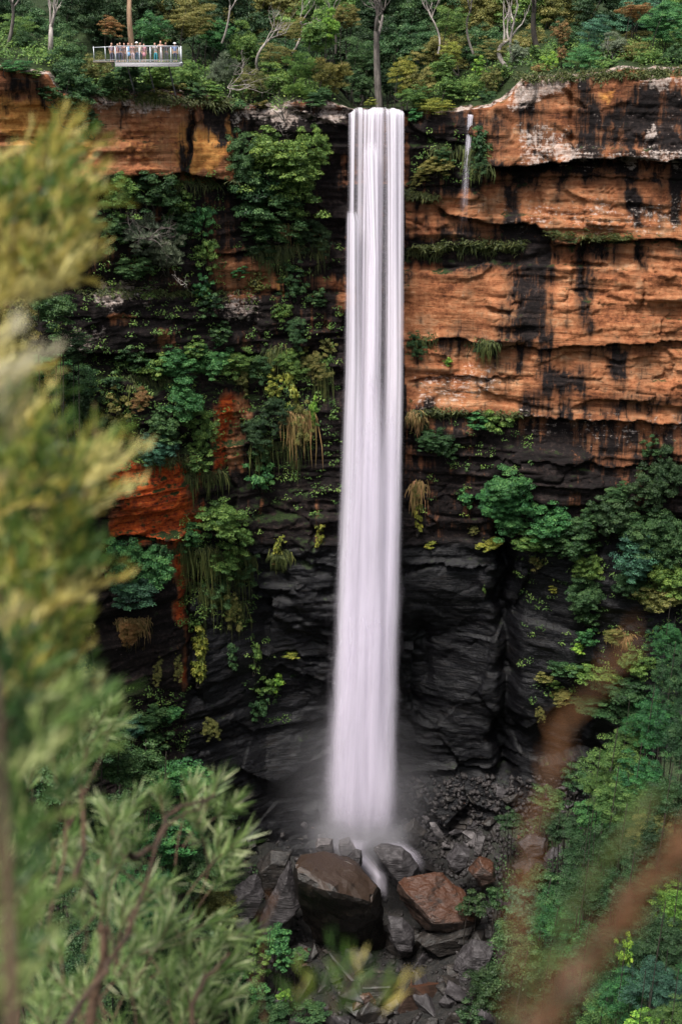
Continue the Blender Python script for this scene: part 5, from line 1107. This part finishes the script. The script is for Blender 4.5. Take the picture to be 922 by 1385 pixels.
# ------------------------------------------------------------------ bushes beside the camera (out of focus)
def needle_twigs(name, specs, seed, color, mat=None, bark=BARK_RUST, label=None, cat='shrub', base=None, stems=None):
    """specs: (px, py, dist, dirx, diry, needle_len, n) whorls of narrow leaves at twig tips"""
    rng = np.random.default_rng(seed); root = tag(empty(name, base), label, cat); B0 = np.array(base, float)
    lv = MB(); bk = MB()
    r_, u_, f_ = np.array([1., 0, 0]), UP, FW
    for (px, py, dist, dx, dy, nl, n) in specs:
        tip = at_d(px, py, dist); ax = norm(r_ * dx + u_ * dy + f_ * rng.uniform(-.4, .5)); L = nl * rng.uniform(1.0, 1.5); st = tip - ax * L * 1.1
        k = n; t = rng.random(k); P = st + ax * (L * .95 * t)[:, None]
        d = norm(ax * (rng.uniform(.35, 1.1, k) + .5 * t)[:, None] + rvec(rng, k) * .75); ln = nl * rng.uniform(.6, 1.1, k); C = P + d * (ln * .5)[:, None]
        V, F = leaves_quads(C, norm(np.cross(d, rvec(rng, k))), d, ln, nl * .045 * rng.uniform(.8, 1.3, k), .1); lv.add(V, F, np.repeat(np.clip(rng.normal(.5, .2, k), 0, 1), 4))
        bk.tube(curve(st - ax * L * .9, tip - ax * L * .2, rng.normal(size=3) * .005), np.linspace(.0022, .0014, 6), 5, cap=False)
    for P, rad in (stems or []):
        pts = [at_d(*q) for q in P]; P2 = []
        for a, b in zip(pts[:-1], pts[1:]):
            for t in np.linspace(0, 1, 5)[:-1]: P2.append(a * (1 - t) + b * t + rng.normal(size=3) * .004)
        P2.append(pts[-1]); m = MB(); m.tube(P2, np.linspace(rad, rad * .5, len(P2)), 8, cap=False); so_ = link('stem', m.mesh('stem', True), bark, root); so_.location = -Vector(B0)
    fo = link('foliage', lv.mesh('foliage'), FG_GREEN, root); fo.location = -Vector(B0)
    so_ = link('twigs', bk.mesh('twigs', True), bark, root); so_.location = -Vector(B0); so_['kind'] = 'stuff'
    return root
rg_ = np.random.default_rng(77); sp = []
for px, py, dx, dy in ((262, 1058, .2, 1), (300, 1050, .5, .9), (322, 1085, .8, .6), (300, 1125, .3, .9), (330, 1130, .7, .7), (318, 1165, .6, .8), (262, 1100, -.2, 1), (165, 1100, .1, 1), (195, 1120, .4, .7), (140, 1085, -.4, .8), (190, 1075, .5, .8),
                       (215, 1065, -.1, 1), (205, 1190, .5, .9), (170, 1200, .1, 1), (130, 1180, -.3, .9), (110, 1220, 0, 1), (240, 1190, .8, .4), (95, 1150, -.3, .8), (300, 1270, .6, .8), (325, 1300, .8, .5), (280, 1290, .2, 1), (250, 1270, -.1, 1), (225, 1310, -.2, 1),
                       (320, 1340, .7, .6), (290, 1350, .3, .9), (250, 1360, .2, 1), (200, 1340, 0, 1), (170, 1310, -.2, 1), (335, 1375, .6, .7), (140, 1270, -.1, 1), (120, 1330, .2, 1), (80, 1270, -.2, 1), (70, 1350, .1, 1), (90, 1040, .1, 1), (120, 1010, .4, .9),
                       (110, 960, .3, 1), (150, 950, .5, .8), (165, 975, .7, .5), (60, 1100, -.2, 1), (50, 1200, .1, 1), (160, 1380, 0, 1), (210, 1385, .2, 1), (30, 1300, 0, 1), (310, 1235, .6, .2), (345, 1262, .8, .1), (75, 980, 0, 1), (270, 1330, .4, .9), (235, 1240, .5, .8)):
    near = 1 - min(1, px / 300); sp.append((px, py, 3.3 - 1.3 * near + rg_.uniform(-.15, .25), dx, dy, (.068 + rg_.uniform(-.012, .016)) * (3.3 - 1.3 * near) / 3.3, 84))
for k in range(84):
    px, py = rg_.uniform(-30, 320), rg_.uniform(1000, 1400)
    if px > 60 + .5 * (py - 900): continue
    sp.append((px, py, rg_.uniform(2.6, 3.8), rg_.normal() * .6, 1, rg_.uniform(.045, .07), 50))
stems = [([(40, 1450, 2.0), (130, 1330, 2.2), (170, 1270, 2.4), (180, 1230, 2.5)], .006), ([(120, 1420, 2.4), (140, 1260, 2.3), (135, 1250, 2.3)], .009), ([(170, 1270, 2.4), (225, 1120, 2.6), (282, 1080, 2.7)], .004), ([(60, 1300, 2.2), (90, 1120, 2.3), (150, 985, 2.4)], .003),
         ([(182, 1160, 2.5), (215, 1135, 2.6), (235, 1100, 2.7), (290, 1075, 2.8)], .006), ([(100, 1200, 2.3), (118, 1010, 2.3)], .005), ([(240, 1440, 2.6), (270, 1330, 2.6), (310, 1290, 2.7)], .006)]
gb = (-1.2, -148.55, 81.6)
needle_twigs('needle_leaf_shrub', sp, 5, (.165, .215, .065), label='out of focus shrub with narrow grey green leaves and brown twigs beside the camera', base=gb, stems=stems)
# lower left darker filler behind the sharp whorls
def wisp(name, poly, n, d0, d1, seed, mat, L, label, bark=BARK_RUST, up=(.35, 1.), nn=26, nlen=.022, base=(-2, -148.6, 81.6), stems=None, jit=.5, wid=.09):
    rng = np.random.default_rng(seed); root = tag(empty(name, base), label, 'shrub'); lv = MB(); bk = MB(); P = np.array(poly, float); x0, y0_, x1, y1 = P[:, 0].min(), P[:, 1].min(), P[:, 0].max(), P[:, 1].max(); c = 0
    def inside(a, b):
        r = False
        for k in range(len(P)):
            p, q = P[k], P[(k + 1) % len(P)]
            if (p[1] > b) != (q[1] > b) and a < (q[0] - p[0]) * (b - p[1]) / (q[1] - p[1]) + p[0]: r = not r
        return r
    CC, TT, LL, KK = [], [], [], []
    K_ = .74; L *= K_; nlen *= K_; d0 *= K_; d1 *= K_
    stems = [([(a, b, c * K_) for a, b, c in q], w * K_) for q, w in (stems or [])]
    while c < n:
        a, b = rng.uniform(x0, x1), rng.uniform(y0_, y1)
        if not inside(a, b): continue
        c += 1; p = at_d(a, b, rng.uniform(d0, d1)); ax = norm(np.array([1., 0, 0]) * (up[0] + rng.normal() * jit) + UP * (up[1] + rng.normal() * jit * .5) + FW * rng.normal() * .4); l = L * rng.uniform(.6, 1.3)
        t = np.linspace(0, 1, nn); sag = np.array([0, 0, -.25 * l]); Q = p + ax * (l * t)[:, None] + sag * (t ** 2)[:, None]
        d = norm(ax * 1.1 + rvec(rng, nn) * .55); CC.append(Q + d * nlen * .5); TT.append(d); LL.append(nlen * rng.uniform(.7, 1.3, nn)); KK.append(np.clip(.5 + .45 * float(vn(np.array([a / 38.]), np.array([b / 38.]), seed=seed)[0]) + rng.normal(0, .06, nn) + rng.normal() * .16 + (.1 if l > L else 0), 0, 1))
        if c % 3 == 0: bk.tube(Q[::5], .0008, 4, cap=False)
    CC, TT, LL, KK = map(np.concatenate, (CC, TT, LL, KK)); V, F = leaves_quads(CC, norm(np.cross(TT, rvec(rng, len(CC)))), TT, LL, LL * wid, .1); lv.add(V, F, np.repeat(KK, 4))
    for Pp, rad in (stems or []):
        pts = np.array([at_d(*q) for q in Pp]); m = MB(); m.tube(pts, np.linspace(rad, rad * .5, len(pts)), 8, cap=False); s_ = link('stem', m.mesh('stem', True), bark, root); s_.location = -Vector(base)
    fo = link('foliage', lv.mesh('foliage'), mat, root); fo.location = -Vector(base)
    s_ = link('twigs', bk.mesh('twigs', True), bark, root); s_.location = -Vector(base); s_['kind'] = 'stuff'
    return root
wisp('wispy_shrub', [(-40, 245), (20, 232), (50, 215), (80, 200), (94, 235), (108, 300), (102, 345), (112, 362), (88, 395), (40, 415), (10, 430), (-40, 440)], 330, 2.2, 2.9, 1, FG_OLIVE, .09, 'blurred wispy yellow green bush top hanging beside the ochre caprock', stems=[([(-60, 700, 2.6), (-10, 420, 2.6), (60, 250, 2.5)], .006)], nlen=.028, wid=.12)
wisp('wispy_shrub', [(-40, 500), (0, 520), (25, 600), (70, 620), (88, 600), (92, 640), (120, 625), (132, 640), (122, 690), (100, 720), (108, 770), (88, 820), (100, 870), (80, 920), (50, 950), (-40, 960)], 640, 1.9, 2.9, 2, FG_OLIVE, .10, 'blurred straw and olive bush filling the frame edge beside the red rock patch', stems=[([(-60, 1200, 2.3), (0, 800, 2.4), (90, 640, 2.4)], .007), ([(-40, 1000, 2.3), (60, 780, 2.4), (150, 610, 2.4)], .005), ([(130, 700, 2.3), (128, 545, 2.3)], .004)], nlen=.028, wid=.12)
wisp('wispy_shrub', [(-40, 460), (15, 490), (25, 560), (0, 700), (30, 760), (20, 880), (-40, 910)], 14, .95, 1.3, 3, FG_STRAW, .06, 'very blurred pale straw sprays closest to the camera at mid height', nlen=.02, wid=.12)
wisp('wispy_shrub', [(-40, 860), (30, 900), (70, 960), (100, 940), (120, 990), (110, 1040), (60, 1100), (20, 1400), (-40, 1400)], 220, 1.6, 2.4, 4, FG_MOSS, .08, 'blurred mossy green sprays under the straw bush', stems=[([(20, 1450, .95), (8, 1150, .95), (-6, 900, .98)], .005)], nlen=.028, wid=.12)
wisp('blurred_sprig', [(400, 1385), (420, 1330), (450, 1310), (500, 1320), (520, 1350), (530, 1385)], 16, 1.6, 2.0, 5, FG_OLIVE, .05, 'small yellowish sprig poking up over the dark rocks at the bottom', nlen=.03, nn=8, wid=.10, base=(0, -148.6, 81.6))
# rusty stems and green shoots very close to the camera
def close_stem(pts, rad, leafcol, n, label, seed, nlen=.02, bark=BARK_RUST):
    rng = np.random.default_rng(seed); kk = .88 if pts[0][2] < 1 else 1; rad *= kk; nlen *= kk; P = np.array([at_d(a, b, c * kk) for a, b, c in pts]); t = np.linspace(0, len(P) - 1, 30); Q = np.stack([np.interp(t, np.arange(len(P)), P[:, k]) for k in range(3)], -1)
    base = Q[0]; root = tag(empty('slender_stem', base), label, 'shrub'); mb = MB(); mb.tube(Q, np.linspace(rad, rad * .6, 30), 8, cap=False); s_ = link('stem', mb.mesh('stem', True), bark, root); s_.location = -Vector(base)
    i = rng.integers(2, 30, n); ax = norm(Q[np.minimum(i, 29)] - Q[i - 2]); d = norm(ax * .9 + rvec(rng, n) * .6); C = Q[np.minimum(i, 29)] + d * nlen * .5; V, F = leaves_quads(C, norm(np.cross(d, rvec(rng, n))), d, nlen * rng.uniform(.7, 1.2, n), nlen * .12, .1)
    l_ = MB(); l_.add(V, F, .5); f_ = link('foliage', l_.mesh('foliage'), LEAF, root); f_.location = -Vector(base); f_.color = (*leafcol, 1); return root
close_stem([(690, 1440, .62), (790, 1300, .64), (870, 1200, .66), (935, 1130, .68)], .0030, (.11, .055, .02), 160, 'thick blurred rust brown stem slanting across the green slope trees', 1)
close_stem([(660, 1440, .66), (720, 1330, .66), (800, 1190, .66), (880, 1080, .66)], .0010, (.06, .095, .02), 120, 'blurred green shoot slanting above the rust brown stem', 2, .012)
close_stem([(690, 1430, .55), (700, 1260, .55), (720, 1120, .55), (760, 990, .56), (850, 870, .57)], .0009, (.14, .065, .018), 110, 'faint blurred orange green sprig arching over the scree and dark cliff foot', 3, .011)
close_stem([(360, 1430, 1.5), (352, 1330, 1.5), (358, 1250, 1.5), (368, 1225, 1.5)], .0005, (.10, .05, .02), 14, 'thin reddish stalk in front of the emerald shrubs by the grey slab', 4)

# ------------------------------------------------------------------ labels: what each plant and rock stands beside
MARKS = [(200, 75, 'the lookout platform'), (68, 20, 'the pale forked gum'), (180, 20, 'the tan gum trunk'), (352, 40, 'the bare branchy gum'), (513, 60, 'the tall grey gum'), (683, 40, 'the leaning white gum'), (508, 150, 'the waterfall lip'), (636, 152, 'the side waterfall'), (715, 122, 'the pale weathered capstone'),
         (840, 100, 'the black stained caprock'), (30, 170, 'the ochre caprock'), (210, 190, 'the orange caprock'), (308, 118, 'the white twig tangle'), (375, 240, 'the big dark recess'), (200, 325, 'the grey dead bush'), (275, 360, 'the vine column'), (165, 392, 'the pale topped ledge'), (335, 390, 'the orange rock window'),
         (210, 440, 'the black rock band'), (240, 500, 'the long green ledge'), (310, 580, 'the red rock pillar'), (210, 670, 'the red rock patch'), (90, 560, 'the straw bush'), (185, 780, 'the emerald clump'), (300, 740, 'the hanging green ledge'), (250, 850, 'the orange seam'), (355, 920, 'the dark lower wall'), (400, 560, 'the mossy wall'),
         (200, 985, 'the shadowed cliff foot'), (590, 220, 'the side fall wall'), (640, 335, 'the grassy overhang'), (620, 410, 'the smooth orange slab'), (610, 480, 'the pale orange band'), (590, 600, 'the black nose rock'), (670, 570, 'the lowest orange bed'), (685, 670, 'the emerald wall tree'), (880, 640, 'the brown streaked wall'),
         (690, 850, 'the deep vertical cleft'), (795, 830, 'the hanging shrub chain'), (870, 740, 'the bushy ledge'), (800, 940, 'the ferny shelf'), (840, 1040, 'the pale topped slope tree'), (880, 1200, 'the dark slope hollow'), (860, 1330, 'the lime slope sapling'), (740, 1260, 'the shaded slope foot'), (588, 1120, 'the elongated pale slab'), (648, 1142, 'the upright pale slab'),
         (540, 1165, 'the tilted striated slab'), (595, 1225, 'the rusty brown boulder'), (460, 1220, 'the biggest dark boulder'), (380, 1215, 'the layered grey slab'), (640, 1305, 'the rough grey boulder'), (372, 1285, 'the rockside shrubs'), (350, 1140, 'the sprayed ground'), (720, 1145, 'the grey brown rock'), (745, 1090, 'the scree edge'), (500, 1340, 'the lowest shadowed rocks'),
         (160, 1100, 'the needle shrub'), (100, 1300, 'the lower needle shrub'), (60, 850, 'the mossy sprays'), (420, 100, 'the rim above the dark recess'), (570, 100, 'the yellow green rim tree'), (787, 80, 'the emerald rim tree')]
def relation(px, py):
    b = min(MARKS, key=lambda q: math.hypot(q[0] - px, (q[1] - py) * 1.15)); dx, dy = px - b[0], py - b[1]; dd = math.hypot(dx, dy); far = 'well ' if dd > 55 else 'just ' if dd < 24 else ''
    if dd < 9: return 'at ' + b[2]
    cx = 'fallward of ' if (dx > 0) == (b[0] < 508) else 'outward of '
    if abs(dy) > abs(dx) * .8: return far + ('above ' if dy < 0 else 'below ') + b[2]
    return far + cx + b[2]
byl = {}
for o, px, py, d, ph in ITEMS: byl.setdefault(f'{d} {ph or relation(px, py)}', []).append((px, py, o))
ORD = ['highest', 'second highest', 'third highest', 'fourth highest', 'fifth highest', 'sixth highest', 'seventh highest']
for lab, q in byl.items():
    q.sort(key=lambda t: t[1])
    for k, (px, py, o) in enumerate(q):
        o['label'] = lab if len(q) == 1 else ('lowest ' if k == len(q) - 1 else (ORD[k] if k < len(ORD) else 'lower') + ' ') .strip() + ' ' + lab
